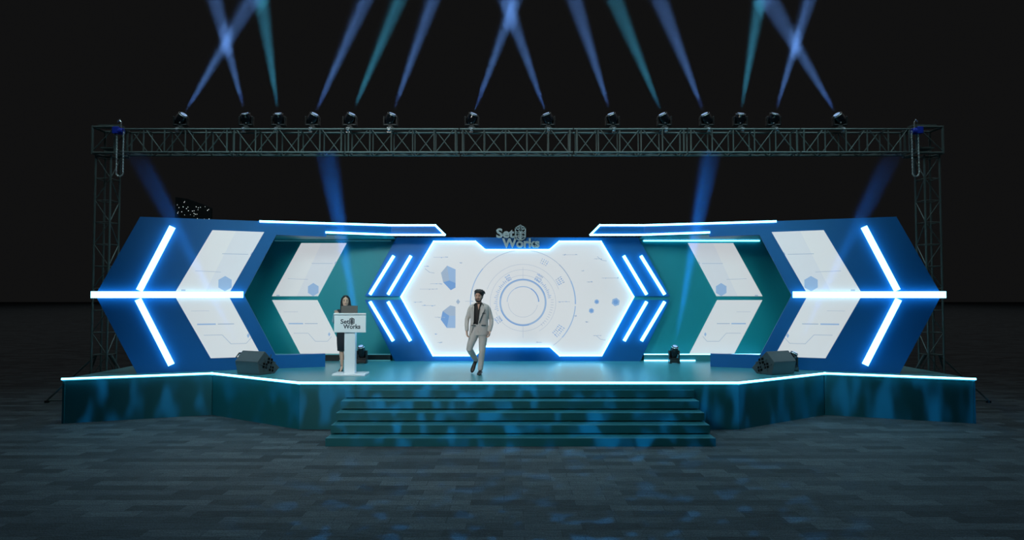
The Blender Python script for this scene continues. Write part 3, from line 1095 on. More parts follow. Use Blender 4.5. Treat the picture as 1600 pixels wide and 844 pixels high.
def moving_head(loc, d, label, color, group, power, length, angle, truss=True, scale=1.0, falloff='Linear', density=None, hscale=26.0, light=True):
    d = Vector(d).normalized()
    t = thing('moving_light', label, 'stage light', loc, group)
    o = lambda nm, bm, m, p=None, **k: obj(nm, bm, m, p or t, **k)
    S = scale
    bm = bmesh.new()
    if truss:
        bx(bm, (0, 0, 0.022 * S), (0.17 * S, 0.15 * S, 0.06 * S))
        bx(bm, (0, 0, 0.065 * S), (0.11 * S, 0.11 * S, 0.04 * S))
    else:
        bx(bm, (0, 0, 0.06 * S), (0.25 * S, 0.21 * S, 0.08 * S))
        for sx in (-1, 1):
            bx(bm, (sx * .105 * S, 0, 0.01 * S), (0.06 * S, 0.19 * S, 0.02 * S))
    o('base', bm, M['black'], bevel=0.008)
    zb = 0.085 * S if truss else 0.10 * S
    pz = zb + 0.165 * S
    bm = bmesh.new()
    bx(bm, (0, 0, zb + 0.018 * S), ((0.335 if truss else 0.27) * S, 0.115 * S, 0.036 * S))
    for sx in (-1, 1):
        bx(bm, (sx * (0.150 if truss else 0.118) * S, 0, zb + 0.115 * S), (0.036 * S, 0.115 * S, 0.21 * S))
        tube(bm, (sx * (.125 if truss else .09) * S, 0, pz), (sx * (.175 if truss else .142) * S, 0, pz), 0.045 * S, 14)
    o('yoke', bm, M['black'], bevel=0.010)
    # head: bulbous barrel along the beam
    pv = Vector((0, 0, pz))
    kr, kl = (1.0, 1.0) if truss else (0.76, 1.30)
    prof_k = lambda s_, r_: (s_ * kl, r_ * kr)
    bm = bmesh.new()
    prof = [(-0.150, 0.030), (-0.140, 0.075), (-0.105, 0.108), (-0.05, 0.124), (0.0, 0.126), (0.06, 0.120), (0.10, 0.108), (0.125, 0.106), (0.135, 0.092)]
    u, v = frame_of(d)
    rings = []
    for s, r in [prof_k(*q_) for q_ in prof]:
        rings.append([bm.verts.new(pv + d * s * S + (u * math.cos(2 * PI * k / 24) + v * math.sin(2 * PI * k / 24)) * r * S) for k in range(24)])
    for a, b in zip(rings, rings[1:]):
        for k in range(24):
            bm.faces.new((a[k], a[(k + 1) % 24], b[(k + 1) % 24], b[k]))
    bm.faces.new(rings[0][::-1]); bm.faces.new(rings[-1])
    hd = o('lamp_head', bm, M['black_gloss'], smooth=True)
    # a pale front rim
    bm = bmesh.new()
    rim = [pv + d * 0.118 * kl * S + (u * math.cos(2 * PI * k / 28) + v * math.sin(2 * PI * k / 28)) * 0.108 * kr * S for k in range(28)]
    path_tube(bm, rim, 0.009 * S, 6, True)
    obj('rim', bm, M['clamp'], hd, smooth=True)
    bm = bmesh.new()
    tube(bm, pv + d * 0.130 * kl * S, pv + d * 0.140 * kl * S, 0.078 * kr * S, 24)
    obj('lens', bm, M['lens'] if light else M['black_gloss'], hd)
    if truss:
        bm = bmesh.new()
        ring = [Vector((0.0, -0.18 + 0.036 * math.cos(2 * PI * k / 16), -0.038 + 0.036 * math.sin(2 * PI * k / 16))) for k in range(16)]
        for dx in (-0.02, 0.0, 0.02):
            path_tube(bm, [p + Vector((dx, 0, 0)) for p in ring], 0.011, 6, True)
        bx(bm, (0, -0.10, 0.005), (0.08, 0.16, 0.014))
        tube(bm, (0, -0.18, -0.07), (0, -0.18, -0.11), 0.016, 8)
        bx(bm, (0, -0.18, -0.10), (0.085, 0.025, 0.018))
        o('clamp', bm, M['clamp'])
    if light:
        # shaft of haze lit by the head's own lamp
        bm = bmesh.new()
        ta = math.tan(math.radians(angle / 2)) * 1.04
        st_ = pv + d * 0.145 * kl * S
        tube(bm, st_, st_ + d * length, 0.06, 32, r2=0.06 + ta * (length + 0.15 * S))
        sh = obj('light_shaft', bm, density or M['haze'], t)
        L = bpy.data.lights.new('moving_light_lamp', 'SPOT')
        L.spot_size = math.radians(angle)
        L.spot_blend = 1.0
        L.energy = power
        L.color = color
        L.shadow_soft_size = 0.055
        gobo_nodes(L, hscale, 0.38, 0.64, 1.0, falloff=falloff, smooth=0.06)
        lo = bpy.data.objects.new('moving_light_lamp', L)
        C.objects.link(lo)
        lo.parent = t
        lo.location = st_ - d * 0.0
        lo.rotation_euler = d.to_track_quat('-Z', 'Y').to_euler()
    return t


top_heads = [(-7.87, (0.606, -0.298, 0.737), 'b'), (-6.34, (-0.134, -0.371, 0.919), 'b'), (-5.58, (-0.033, -0.374, 0.927), 't'),
             (-4.79, (0.478, -0.329, 0.814), 'b'), (-3.92, (0.446, -0.335, 0.83), 't'), (-2.97, (0.386, -0.346, 0.855), 'b'),
             (-1.07, (0.361, -0.349, 0.864), 'b'), (0.71, (-0.355, -0.35, 0.867), 'b'), (2.22, (-0.351, -0.351, 0.868), 'b'),
             (3.43, (-0.446, -0.335, 0.83), 't'), (4.42, (-0.446, -0.335, 0.83), 'b'), (5.2, (0.052, -0.374, 0.926), 't'),
             (5.98, (0.168, -0.369, 0.914), 'b'), (7.53, (-0.611, -0.297, 0.734), 'b')]
cnt = ['first', 'second', 'third', 'fourth', 'fifth', 'sixth', 'seventh']
for i, (x, d, c) in enumerate(top_heads):
    colr = HB if c == 'b' else HT
    word = 'blue' if c == 'b' else 'teal'
    if i < 7:
        lab = '%s moving light from the left end of the truss, throwing a %s shaft upward' % (cnt[i], word)
    else:
        lab = '%s moving light from the right end of the truss, throwing a %s shaft upward' % (cnt[13 - i], word)
    moving_head((x, 15.58, ZT + CR + 0.006), d, lab, colr, 'moving lights on the truss', 95000.0, 4.2, 9.0, falloff='Quadratic')

for (x, y, d, lab, pw) in ((-3.68, 15.95, (-0.082, -0.370, 0.925), 'small black moving light on the deck behind the white lectern', 210000.0),
                       (3.70, 15.95, (0.080, -0.370, 0.925), 'small black moving light on the deck before the right recess', 210000.0),
                       (-5.80, 14.33, (-0.395, -0.196, 0.898), 'black moving light hidden behind the left wedge monitor, beaming up over the wing', 100000.0),
                       (5.80, 14.33, (0.37, -0.196, 0.91), 'black moving light hidden behind the right wedge monitor, beaming up over the wing', 100000.0)):
    moving_head((x, y, D), d, lab, (0.01, 0.22, 1.0), 'moving lights on the deck', pw, 4.6, 6.5, truss=False, scale=0.95, falloff='Linear', density=M['haze_low' if abs(x) < 5 else 'haze_side'], hscale=30)

# ------------------------------------------------------------------ floor monitors
mc = {'C': (-5.263, 13.601, 1.113), 'H': (-5.208, 13.601, 0.85), 'G': (-5.02, 13.909, 0.85), 'E': (-4.962, 14.041, 0.956), 'B': (-5.184, 13.80, 1.315)}
ev = Vector((-0.56, 0.26, 0))
for side, nm in ((-1, 'left'), (1, 'right')):
    cx = -5.3 if side < 0 else 5.3
    sh = 0.0 if side < 0 else -0.11
    fl = lambda p: Vector((p[0], p[1], p[2])) if side < 0 else Vector((-p[0] + sh, p[1], p[2]))
    e = Vector(ev) if side < 0 else Vector((0.56, 0.26, 0))
    mo = thing('floor_monitor', 'dark grey wedge floor monitor at the %s front of the stage deck' % nm, 'speaker', (cx + sh, 13.8, D), 'floor monitors')
    q = [fl(mc[k]) for k in 'CHGEB']
    bm = bmesh.new()
    prism(bm, q, e)
    wobj('cabinet', bm, M['cabinet'], mo, bevel=0.012)
    # recesses in the end panel
    n = (q[1] - q[0]).cross(q[4] - q[0]).normalized()
    if n.dot(e) > 0:
        n = -n
    ux = (q[3] - q[0]).normalized()
    uz = n.cross(ux).normalized()
    if uz.z < 0:
        uz = -uz
    L = (q[3] - q[0]).length
    cen = (q[0] + q[3]) / 2 + uz * 0.0
    rotm = Matrix((ux, n, uz)).transposed()
    for a, b, wd in ((0.02, 0.085, 0.135), (-0.085, -0.035, 0.12), (0.075, -0.065, 0.12)):
        bm = bmesh.new()
        c = cen + ux * a + uz * b
        for k in range(4):
            o_ = [(-.5, 0, 1, .1), (.5, 0, 1, .1), (0, -.5, .1, 1), (0, .5, .1, 1)][k]
            bx(bm, c + ux * o_[0] * wd + uz * o_[1] * wd + n * 0.004, (wd * (1.1 if o_[2] == 1 else .1), 0.014, wd * (1.1 if o_[3] == 1 else .1)), rotm)
        fr = wobj('port', bm, M['cabinet'], mo)
        bm = bmesh.new()
        bx(bm, c + n * 0.002, (wd * .9, 0.006, wd * .9), rotm)
        bmesh.ops.translate(bm, vec=-mo.location, verts=bm.verts[:])
        obj('recess', bm, M['cavity'], fr)
    # carrying handle at the far end
    bm = bmesh.new()
    A = q[4] + e
    Dp = q[0] + e
    hn = e.normalized()
    path_tube(bm, [A.lerp(Dp, .25), A.lerp(Dp, .25) + hn * .04, A.lerp(Dp, .7) + hn * .04, A.lerp(Dp, .7)], 0.012)
    wobj('handle', bm, M['black'], mo)

# ------------------------------------------------------------------ star panel behind the left wing
sp = thing('starcloth_panel', 'black panel with white sparkle lights rising behind the left wing', 'light panel', (-7.25, 15.0, D))
bm = bmesh.new()
top = [(-7.68, 4.66), (-7.40, 4.62), (-7.06, 4.50), (-6.88, 4.42)]
prism(bm, [(-7.68, 15.0, 3.2)] + [(x, 15.0, z) for x, z in top] + [(-6.88, 15.0, 3.2)], (0, 0.08, 0))
rs = random.Random(3)
for k in range(60):
    x = rs.uniform(-7.64, -6.9)
    z = rs.uniform(3.9, 4.6 - (x + 7.64) * 0.24)
    r = rs.uniform(0.005, 0.009)
    ball(bm, (x, 14.998, z), r, 6, 4)
for fc in bm.faces:
    if fc.calc_area() < 0.002:
        fc.material_index = 1
wobj('panel', bm, [M['cavity'], M['speck']], sp)
for x in (-7.55, -7.0):
    tube_part('leg', (x, 15.04, D), (x, 15.04, 3.3), 0.025, sp)
bm = bmesh.new()
bx(bm, (-7.28, 15.04, D + 0.015), (0.8, 0.5, 0.03))
wobj('base', bm, M['black'], sp)

# ------------------------------------------------------------------ lectern
le = thing('lectern', 'white lectern with printed logo panel, standing on a column', 'lectern', (-3.38, 13.65, D))
bm = bmesh.new()
bx(bm, (-3.38, 13.52, 1.885), (0.635, 0.04, 0.34))
wobj('front_panel', bm, M['lectern'], le, bevel=0.006)
bm = bmesh.new()
A = [(-3.705, 13.495, 2.075), (-3.055, 13.495, 2.075), (-3.16, 13.97, 1.89), (-3.86, 13.97, 1.89)]
prism(bm, A, (0, 0, 0.028))
wobj('desk_top', bm, M['lectern'], le, bevel=0.004)
bm = bmesh.new()
bx(bm, (-3.395, 13.63, (D + 0.04 + 1.90) / 2), (0.218, 0.14, 1.90 - D - 0.04))
wobj('column', bm, M['lectern'], le, bevel=0.006)
bm = bmesh.new()
bx(bm, (-3.39, 13.66, D + 0.022), (0.665, 0.42, 0.044))
wobj('base', bm, M['lectern'], le, bevel=0.01)
ly = 13.499 - 13.65
lx = lambda px: (px - 800) * 13.5 / 1050 - 0.13 + 3.38
lz = lambda py: 2.48 + (460 - py) * 13.5 / 1050 - D
text_mesh('lettering', 'Set', M['ink'], lx(532.8), lx(546.3), lz(506), lz(498.8), ly, 0.004, le, 0.02)
text_mesh('lettering', 'Works', M['ink'], lx(537), lx(563.6), lz(513.8), lz(506.6), ly, 0.004, le, 0.02)
emblem('emblem', M['ink'], lx(546.6), lx(554.2), lz(507.6), lz(496.3), ly, 0.004, le)

lp = thing('laptop', 'open dark grey laptop resting on the lectern top', 'laptop', (-3.43, 13.62, 2.06))
bm = bmesh.new()
bx(bm, (-3.425, 13.635, 2.157), (0.335, 0.010, 0.185), Matrix.Rotation(-0.12, 3, 'X'))
wobj('screen_lid', bm, M['laptop'], lp, bevel=0.004)
bm = bmesh.new()
bx(bm, (-3.425, 13.755, 2.030), (0.335, 0.22, 0.016), Matrix.Rotation(-0.37, 3, 'X'))
wobj('keyboard_base', bm, M['laptop_edge'], lp, bevel=0.003)


# ------------------------------------------------------------------ people
def limb(bm, pts, n=14):
    """pts: (x, y, z, r) or (x, y, z, rx, ry)"""
    loft(bm, [((p[0], p[1], p[2]), p[3], p[4] if len(p) > 4 else p[3]) for p in pts], n)
    for p in (pts[0], pts[-1]):
        r = min(p[3], p[4] if len(p) > 4 else p[3])
        ball(bm, p[:3], r * 0.98, 12, 8)


def hand(bm, wrist, d, palm_n, thumb_side, curl=0.5, size=1.0):
    """palm, four bent fingers of unequal length and a thumb; d along the hand, palm_n out of the palm, thumb_side vector"""
    d, pn = Vector(d).normalized(), Vector(palm_n).normalized()
    sd = d.cross(pn).normalized()
    if sd.dot(Vector(thumb_side)) < 0:
        sd = -sd
    pn = (pn - d * pn.dot(d)).normalized()
    wv = Vector(wrist)
    S = size
    # palm: flattened loft from the wrist to the knuckles
    rings = []
    for t, hw, hh in ((-0.02, .026, .021), (0.015, .031, .019), (0.05, .041, .017), (0.085, .043, .015)):
        rings.append((wv + d * t * S, hw * S, hh * S))
    n = 14
    R = [ring_section(bm, c, a, b, sd, pn, n) for c, a, b in rings]
    for a, b in zip(R, R[1:]):
        for k in range(n):
            bm.faces.new((a[k], a[(k + 1) % n], b[(k + 1) % n], b[k]))
    bm.faces.new(R[0][::-1]); bm.faces.new(R[-1])
    for k, (off, ln) in enumerate(((.031, .070), (.0105, .080), (-.0105, .074), (-.031, .058))):
        p = wv + d * 0.078 * S + sd * off * S
        fan = (off / .031) * 0.10
        dd = (d + sd * fan).normalized()
        c = 0.0
        pts = [p]
        for j, fr in enumerate((.45, .32, .23)):
            c += curl * (0.55 if j == 0 else 0.75)
            dj = dd * math.cos(c) + pn * math.sin(c)
            p = p + dj * ln * fr * S
            pts.append(p)
        rr = [.0098, .0092, .0086, .0074]
        limb(bm, [(*q, rr[i] * S) for i, q in enumerate(pts)], 8)
    p = wv + d * 0.022 * S + sd * 0.026 * S
    t1 = (d * .75 + sd * .65 + pn * .25).normalized()
    t2 = (d * .92 + sd * .25 + pn * .35).normalized()
    q1 = p + t1 * .036 * S
    q2 = q1 + t2 * .030 * S
    q3 = q2 + t2 * .024 * S
    limb(bm, [(*p, .015 * S), (*q1, .0125 * S), (*q2, .011 * S), (*q3, .0088 * S)], 8)


def head_parts(bm, c, S, yaw, tilt=0.0):
    """skull, jaw, nose, brow, lips, ears: c is the middle of the head; faces -Y turned by yaw"""
    R = Matrix.Rotation(yaw, 3, 'Z') @ Matrix.Rotation(tilt, 3, 'X')
    c = Vector(c)
    P = lambda x, y, z: c + R @ Vector((x * S, y * S, z * S))
    u, v = R @ Vector((1, 0, 0)), R @ Vector((0, 1, 0))
    secs = [(-.112, -.030, .030, .036), (-.100, -.022, .046, .056), (-.075, -.010, .059, .076), (-.045, -.002, .067, .089), (-.010, .004, .073, .097),
            (.030, .008, .077, .101), (.065, .010, .075, .098), (.095, .012, .062, .083), (.113, .014, .038, .055), (.121, .015, .012, .02)]
    rings = [ring_section(bm, P(0, y, z), rx * S, ry * S, u, v, 20) for z, y, rx, ry in secs]
    for a, b in zip(rings, rings[1:]):
        for k in range(20):
            bm.faces.new((a[k], a[(k + 1) % 20], b[(k + 1) % 20], b[k]))
    bm.faces.new(rings[0][::-1]); bm.faces.new(rings[-1])
    # nose
    limb(bm, [(*P(0, -.090, .020), .009 * S), (*P(0, -.100, -.005), .012 * S), (*P(0, -.107, -.026), .0155 * S)], 8)
    for s in (-1, 1):
        ball(bm, P(s * .011, -.094, -.030), .010 * S, 8, 6)
        ball(bm, P(s * .030, -.080, .028), (.022 * S, .012 * S, .008 * S), 10, 6, R)      # brow ridge
        ball(bm, P(s * .038, -.066, -.022), (.022 * S, .018 * S, .020 * S), 10, 6, R)     # cheek
        ball(bm, P(s * .076, .012, -.002), (.010 * S, .020 * S, .032 * S), 10, 8, R)      # ear
    ball(bm, P(0, -.078, -.092), (.022 * S, .018 * S, .016 * S), 10, 6, R)                # chin
    ball(bm, P(0, -.084, -.054), (.024 * S, .014 * S, .006 * S), 10, 6, R)
    ball(bm, P(0, -.083, -.066), (.021 * S, .013 * S, .007 * S), 10, 6, R)
    return P, R


def face_features(parent, P, R, S, lips=True):
    for s in (-1, 1):
        bm = bmesh.new()
        ball(bm, P(s * .031, -.0865, .010), (.014 * S, .006 * S, .0060 * S), 10, 6, R)
        obj('eye', bm, M['eye'], parent, smooth=True)
        bm = bmesh.new()
        limb(bm, [(*P(s * .014, -.097, .030), .004 * S), (*P(s * .032, -.094, .034), .0048 * S), (*P(s * .048, -.082, .029), .003 * S)], 6)
        obj('eyebrow', bm, M['hair'], parent, smooth=True)
    if lips:
        bm = bmesh.new()
        ball(bm, P(0, -.0955, -.0545), (.021 * S, .005 * S, .0045 * S), 10, 6, R)
        ball(bm, P(0, -.0945, -.0640), (.018 * S, .005 * S, .0052 * S), 10, 6, R)
        obj('lips', bm, M['lip'], parent, smooth=True)


def partial_loft(bm, secs, n, thick):
    """open shell: secs = (cx, cy, z, rx, ry, gap_a0, gap_a1) front gap between angles (measured from -Y, + towards +X)"""
    inner, outer = [], []
    for cx, cy, z, rx, ry, g0, g1 in secs:
        ri, ro = [], []
        for k in range(n + 1):
            a = g1 + (2 * PI + g0 - g1) * k / n
            sx, sy = math.sin(a), -math.cos(a)
            # squarish body section
            e = 0.82
            px = math.copysign(abs(sx) ** e, sx)
            py = math.copysign(abs(sy) ** e, sy)
            ri.append(bm.verts.new((cx + (rx - thick) * px, cy + (ry - thick) * py, z)))
            ro.append(bm.verts.new((cx + rx * px, cy + ry * py, z)))
        inner.append(ri); outer.append(ro)
    for i in range(len(secs) - 1):
        for k in range(n):
            bm.faces.new((outer[i][k], outer[i][k + 1], outer[i + 1][k + 1], outer[i + 1][k]))
            bm.faces.new((inner[i][k + 1], inner[i][k], inner[i + 1][k], inner[i + 1][k + 1]))
        for k in (0, n):
            bm.faces.new((outer[i][k], inner[i][k], inner[i + 1][k], outer[i + 1][k]))
    for i in (0, len(secs) - 1):
        for k in range(n):
            bm.faces.new((outer[i][k], outer[i][k + 1], inner[i][k + 1], inner[i][k]))


def shoe(bm, ankle, heel, toe, w=0.046, h=0.055):
    """low shoe from heel to toe (points on the sole)"""
    heel, toe, ankle = Vector(heel), Vector(toe), Vector(ankle)
    d = (toe - heel).normalized()
    up = (ankle - heel); up = (up - d * up.dot(d)).normalized()
    sd = d.cross(up).normalized()
    L = (toe - heel).length
    prof = [(0.0, .60, .55), (.05, .82, .95), (.22, .85, 1.25), (.40, .86, 1.15), (.60, 1.0, .85), (.78, 1.02, .62), (.92, .80, .48), (1.0, .42, .32)]
    n = 14
    R = []
    for t, ww, hh in prof:
        c = heel + d * (L * t) + up * (h * hh * .5)
        ring = []
        for k in range(n):
            a = 2 * PI * k / n
            z = math.sin(a)
            zz = max(z, -0.82)
            ring.append(bm.verts.new(c + sd * (w * ww * math.cos(a)) + up * (h * hh * .5 * zz)))
        R.append(ring)
    for a, b in zip(R, R[1:]):
        for k in range(n):
            bm.faces.new((a[k], a[(k + 1) % n], b[(k + 1) % n], b[k]))
    bm.faces.new(R[0][::-1]); bm.faces.new(R[-1])


# ---- man walking towards the stage edge
man = thing('person', 'person in pale grey suit and black shirt walking across the stage deck', 'person', (-0.835, 13.72, D))
bm = bmesh.new()
# torso, neck
loft(bm, [((.035, .02, .86), .135, .095), ((.035, .02, .97), .150, .105), ((.038, .01, 1.10), .135, .095), ((.040, .01, 1.25), .155, .105), ((.040, .02, 1.36), .150, .095), ((.036, .02, 1.42), .085, .070)], 18)
limb(bm, [(.034, .02, 1.40, .058), (.030, .005, 1.50, .052)])
P, R = head_parts(bm, (.028, -.005, 1.585), 1.0, -0.18, 0.02)
# arms
limb(bm, [(-.115, .02, 1.35, .046), (-.165, .03, 1.25, .042), (-.210, .03, 1.13, .036), (-.217, -.01, 1.01, .034), (-.212, -.05, .895, .026)])
limb(bm, [(.190, .02, 1.35, .046), (.240, .03, 1.25, .042), (.280, .03, 1.13, .036), (.278, -.01, 1.01, .034), (.253, -.05, .885, .026)])
hand(bm, (-.215, -.052, .890), (.10, -.12, -1), (.9, -.25, .1), (.2, -1, 0), 0.55)
hand(bm, (.255, -.052, .880), (-.14, -.12, -1), (-.9, -.25, .1), (-.2, -1, 0), 0.65)
# legs and feet
limb(bm, [(-.045, .02, .88, .082), (-.10, -.005, .70, .070), (-.160, -.01, .52, .052), (-.115, .13, .41, .052), (-.045, .30, .275, .036)])
limb(bm, [(.115, .02, .88, .082), (.112, .0, .70, .070), (.098, -.02, .48, .050), (.080, .01, .33, .050), (.058, .03, .10, .034)])
limb(bm, [(-.045, .30, .275, .034), (-.056, .31, .20, .026), (-.09, .265, .11, .018)])
limb(bm, [(.058, .03, .10, .034), (.054, .02, .055, .030), (.045, -.08, .026, .018)])
fused('body', bm, M['skin'], man, 0.0045, 2)
face_features(man, P, R, 1.0)
# beard
bm = bmesh.new()
for s in (-1, 1):
    limb(bm, [(*P(s * .070, -.016, -.020), .007), (*P(s * .063, -.036, -.060), .011), (*P(s * .040, -.062, -.092), .014), (*P(0, -.084, -.104), .016)], 8)
    limb(bm, [(*P(s * .027, -.088, -.070), .006), (*P(s * .025, -.092, -.048), .0055), (*P(0, -.100, -.041), .0055)], 8)
ball(bm, P(0, -.086, -.086), (.020, .012, .010), 10, 6, R)
fused('beard', bm, M['hair'], man, 0.0035, 1)
# full hair swept to one side
bm = bmesh.new()
ball(bm, P(.004, .026, .064), (.103, .110, .086), 20, 14, R)
ball(bm, P(.030, -.040, .108), (.062, .056, .036), 14, 10, R)
ball(bm, P(-.030, -.030, .112), (.050, .056, .032), 14, 10, R)
ball(bm, P(0, .06, .01), (.082, .062, .090), 14, 10, R)
rh = random.Random(11)
for k in range(22):
    a = rh.uniform(-.6, PI + .6)
    e = rh.uniform(.0, 1.1)
    x_, y_, z_ = .099 * math.cos(a) * math.cos(e), .020 + .104 * math.sin(a) * math.cos(e), .058 + .088 * math.sin(e)
    limb(bm, [(*P(x_, y_, z_), .013), (*P(x_ * 1.07 + .010, y_ * 1.04, z_ + .010), .012), (*P(x_ * 1.10 + .020, y_ * 1.05, z_ - .008), .006)], 6)
for k in range(6):
    x_ = -.05 + k * .022
    limb(bm, [(*P(x_, -.030, .128), .014), (*P(x_ + .012, -.082, .110), .013), (*P(x_ + .028, -.094, .078), .007)], 6)
for s in (-1, 1):
    limb(bm, [(*P(s * .078, .0, .055), .016), (*P(s * .079, -.008, .01), .011), (*P(s * .074, -.012, -.018), .006)], 8)
fused('hair', bm, M['hair'], man, 0.0045, 1)
# shirt
bm = bmesh.new()
loft(bm, [((.035, .02, .96), .155, .112), ((.038, .012, 1.10), .146, .106), ((.040, .010, 1.25), .166, .116), ((.040, .02, 1.36), .158, .106), ((.036, .02, 1.425), .090, .078), ((.034, .018, 1.455), .068, .068)], 20)
obj('shirt', bm, M['shirt'], man, smooth=True)
# bare throat shows in the open collar
bm = bmesh.new()
prism(bm, [(-.012 + .02, -.083, 1.43), (.052, -.083, 1.43), (.026, -.108, 1.31)], (0, .03, 0))
obj('collar_opening', bm, M['skin'], man)
# jacket: open shell, sleeves, lapels
bm = bmesh.new()
r_ = math.radians
secs = [(.030, .02, .800, .200, .140, r_(-62), r_(10)), (.032, .02, .87, .196, .142, r_(-46), r_(-2)), (.036, .018, .97, .188, .138, r_(-38), r_(-4)),
        (.040, .012, 1.08, .178, .132, r_(-36), r_(-4)), (.042, .010, 1.20, .192, .138, r_(-34), r_(4)), (.042, .014, 1.30, .196, .136, r_(-32), r_(14)),
        (.040, .022, 1.375, .192, .122, r_(-34), r_(22)), (.038, .024, 1.418, .160, .098, r_(-40), r_(30)), (.036, .022, 1.455, .088, .084, r_(-55), r_(45))]
partial_loft(bm, secs, 40, 0.012)
limb(bm, [(-.118, .02, 1.372, .050), (-.146, .025, 1.32, .055), (-.176, .03, 1.22, .052), (-.212, .03, 1.12, .047), (-.218, -.005, 1.01, .044), (-.210, -.045, .905, .039)])
limb(bm, [(.193, .02, 1.372, .050), (.221, .025, 1.32, .055), (.250, .03, 1.22, .052), (.282, .03, 1.12, .047), (.280, -.005, 1.01, .044), (.252, -.045, .895, .039)])
jk = fused('jacket', bm, M['suit'], man, 0.006, 3)
# lapels
for pts in ([(-.075, -.110, 1.42), (-.120, -.126, 1.33), (-.078, -.136, 1.07), (-.066, -.134, 1.06), (-.060, -.118, 1.40)],
            [(.100, -.096, 1.43), (.158, -.115, 1.33), (.150, -.122, 1.315), (.040, -.142, 1.06), (.030, -.142, 1.08), (.062, -.128, 1.36)]):
    bm = bmesh.new()
    prism(bm, pts, (0, -.012, 0))
    obj('lapel', bm, M['suit'], jk)
bm = bmesh.new()
path_tube(bm, [(.160, -.127, 1.325), (.100, -.143, 1.20), (.042, -.150, 1.05)], 0.007, 6)
obj('lapel_edge', bm, M['suit_dark'], jk)
for (x, y, z, w_, rz) in ((.135, -.128, 1.245, .07, .25), (-.075, -.128, 1.005, .09, -.3), (.135, -.130, 1.005, .10, .35)):
    bm = bmesh.new()
    bx(bm, (x, y, z), (w_, .016, .016), Matrix.Rotation(rz, 3, 'Z'))
    obj('pocket', bm, M['suit_dark'], jk)
# trousers
bm = bmesh.new()
loft(bm, [((.035, .02, .80), .150, .110), ((.035, .02, .90), .165, .120), ((.035, .018, 1.00), .158, .114), ((.036, .016, 1.03), .153, .110)], 18)
limb(bm, [(-.045, .02, .86, .098, .105), (-.095, .0, .72, .088, .09), (-.140, -.015, .60, .074, .078), (-.160, -.01, .52, .066, .07), (-.125, .10, .43, .064), (-.05, .29, .285, .056)])
limb(bm, [(.118, .02, .86, .098, .105), (.114, .0, .72, .088, .09), (.104, -.015, .58, .074, .078), (.098, -.02, .48, .066, .07), (.082, .005, .34, .064), (.060, .025, .115, .056)])
fused('trousers', bm, M['suit'], man, 0.008, 3)
bm = bmesh.new()
shoe(bm, (-.045, .30, .275), (-.035, .355, .235), (-.125, .215, .012), .047, .07)
obj('shoe', bm, M['shoe'], man, smooth=True)
bm = bmesh.new()
shoe(bm, (.058, .03, .10), (.064, .085, .004), (.036, -.185, .004), .048, .075)
obj('shoe', bm, M['shoe'], man, smooth=True)

# ---- woman at the lectern
wom = thing('person', 'person with long dark hair and dark navy suit speaking behind the lectern', 'person', (-3.66, 14.20, D))
bm = bmesh.new()
loft(bm, [((0, .02, .80), .140, .100), ((0, .02, .90), .150, .105), ((0, .01, 1.02), .112, .085), ((0, .0, 1.14), .130, .100), ((0, .015, 1.25), .135, .085), ((0, .02, 1.305), .07, .06)], 18)
limb(bm, [(0, .02, 1.29, .046), (.01, .0, 1.39, .043)])
P, R = head_parts(bm, (.020, -.005, 1.485), 0.93, 0.22, 0.04)
hl, hr = (-.085, -.300, 1.185), (.135, -.330, 1.20)
limb(bm, [(-.135, .02, 1.26, .050), (-.170, .02, 1.12, .040), (-.175, -.03, 1.03, .036), (-.145, -.16, 1.09, .031), hl + (.021,)])
limb(bm, [(.135, .02, 1.26, .050), (.185, .02, 1.12, .040), (.190, -.03, 1.03, .036), (.170, -.16, 1.12, .031), hr + (.021,)])
hand(bm, hl, (-.10, -.25, 1), (-.1, -1, -.1), (1, 0, 0), 0.35, 0.88)
hand(bm, hr, (-.15, -1, -.1), (0, .1, -1), (-1, 0, 0), 0.6, 0.88)
limb(bm, [(-.070, .02, .84, .085), (-.070, .01, .66, .070), (-.062, .0, .47, .048), (-.058, .02, .34, .048), (-.055, .02, .20, .034), (-.052, .02, .10, .028)])
limb(bm, [(.070, .02, .84, .085), (.075, .01, .66, .070), (.075, .0, .47, .048), (.075, .02, .34, .048), (.074, .02, .20, .034), (.074, .02, .10, .028)])
limb(bm, [(-.052, .02, .10, .030), (-.048, -.06, .055, .026), (-.046, -.13, .022, .018)])
limb(bm, [(.074, .02, .10, .030), (.078, -.06, .055, .026), (.080, -.13, .022, .018)])
fused('body', bm, M['skin'], wom, 0.0045, 2)
face_features(wom, P, R, 0.93)
bm = bmesh.new()
S = .93
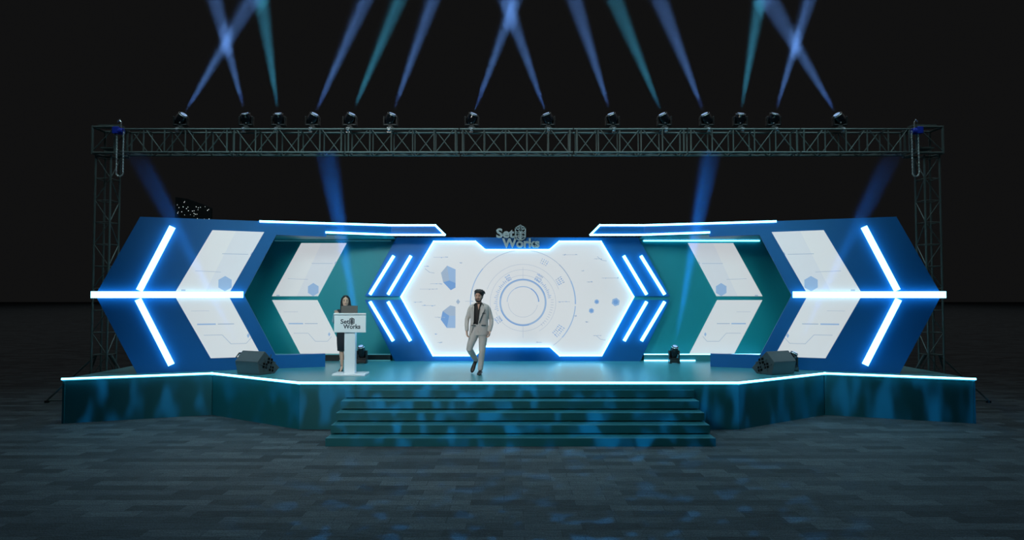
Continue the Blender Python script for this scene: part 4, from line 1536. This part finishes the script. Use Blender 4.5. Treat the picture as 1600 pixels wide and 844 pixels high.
ball(bm, P(0, .028, .050), (.086 * S, .098 * S, .088 * S), 20, 14, R)
for s in (-1, 1):
    limb(bm, [(*P(s * .030, -.055, .108), .026), (*P(s * .072, -.030, .060), .026), (*P(s * .084, -.002, -.02), .028), (*P(s * .086, .010, -.10), .032), (*P(s * .088, .000, -.185), .030), (*P(s * .080, -.01, -.235), .016)], 10)
limb(bm, [(*P(0, .070, .04), .075, .05), (*P(0, .080, -.08), .085, .045), (*P(0, .075, -.20), .08, .035), (*P(0, .07, -.26), .06, .02)], 12)
fused('hair', bm, M['hair'], wom, 0.006, 2)
bm = bmesh.new()
loft(bm, [((0, .02, .80), .158, .118), ((0, .02, .90), .164, .120), ((0, .01, 1.02), .132, .102), ((0, .0, 1.14), .150, .118), ((0, .012, 1.24), .158, .104), ((0, .018, 1.30), .105, .08), ((0, .02, 1.33), .058, .058)], 20)
limb(bm, [(-.130, .02, 1.262, .056), (-.172, .02, 1.12, .050), (-.178, -.03, 1.025, .047), (-.146, -.16, 1.088, .042), (-.098, -.265, 1.158, .036)])
limb(bm, [(.130, .02, 1.262, .056), (.187, .02, 1.12, .050), (.193, -.03, 1.025, .047), (.172, -.16, 1.115, .042), (.142, -.30, 1.222, .036)])
fused('blazer', bm, M['navy'], wom, 0.007, 2)
bm = bmesh.new()
prism(bm, [(-.045, -.085, 1.335), (.05, -.085, 1.335), (.005, -.125, 1.18)], (0, .03, 0))
obj('blouse', bm, M['lectern'], wom)
bm = bmesh.new()
loft(bm, [((0, .01, .44), .148, .105), ((0, .012, .60), .160, .118), ((0, .02, .75), .168, .125), ((0, .02, .86), .160, .120), ((0, .015, .98), .130, .100)], 20)
obj('skirt', bm, M['navy'], wom, smooth=True)
for s, x in ((-1, -.052), (1, .074)):
    bm = bmesh.new()
    shoe(bm, (x, .02, .12), (x, .060, .062), (x + s * .008, -.150, .004), .036, .045)
    tube(bm, (x, .050, .002), (x, .048, .075), .009, 8, r2=.016)
    obj('shoe', bm, M['shoe'], wom, smooth=True)
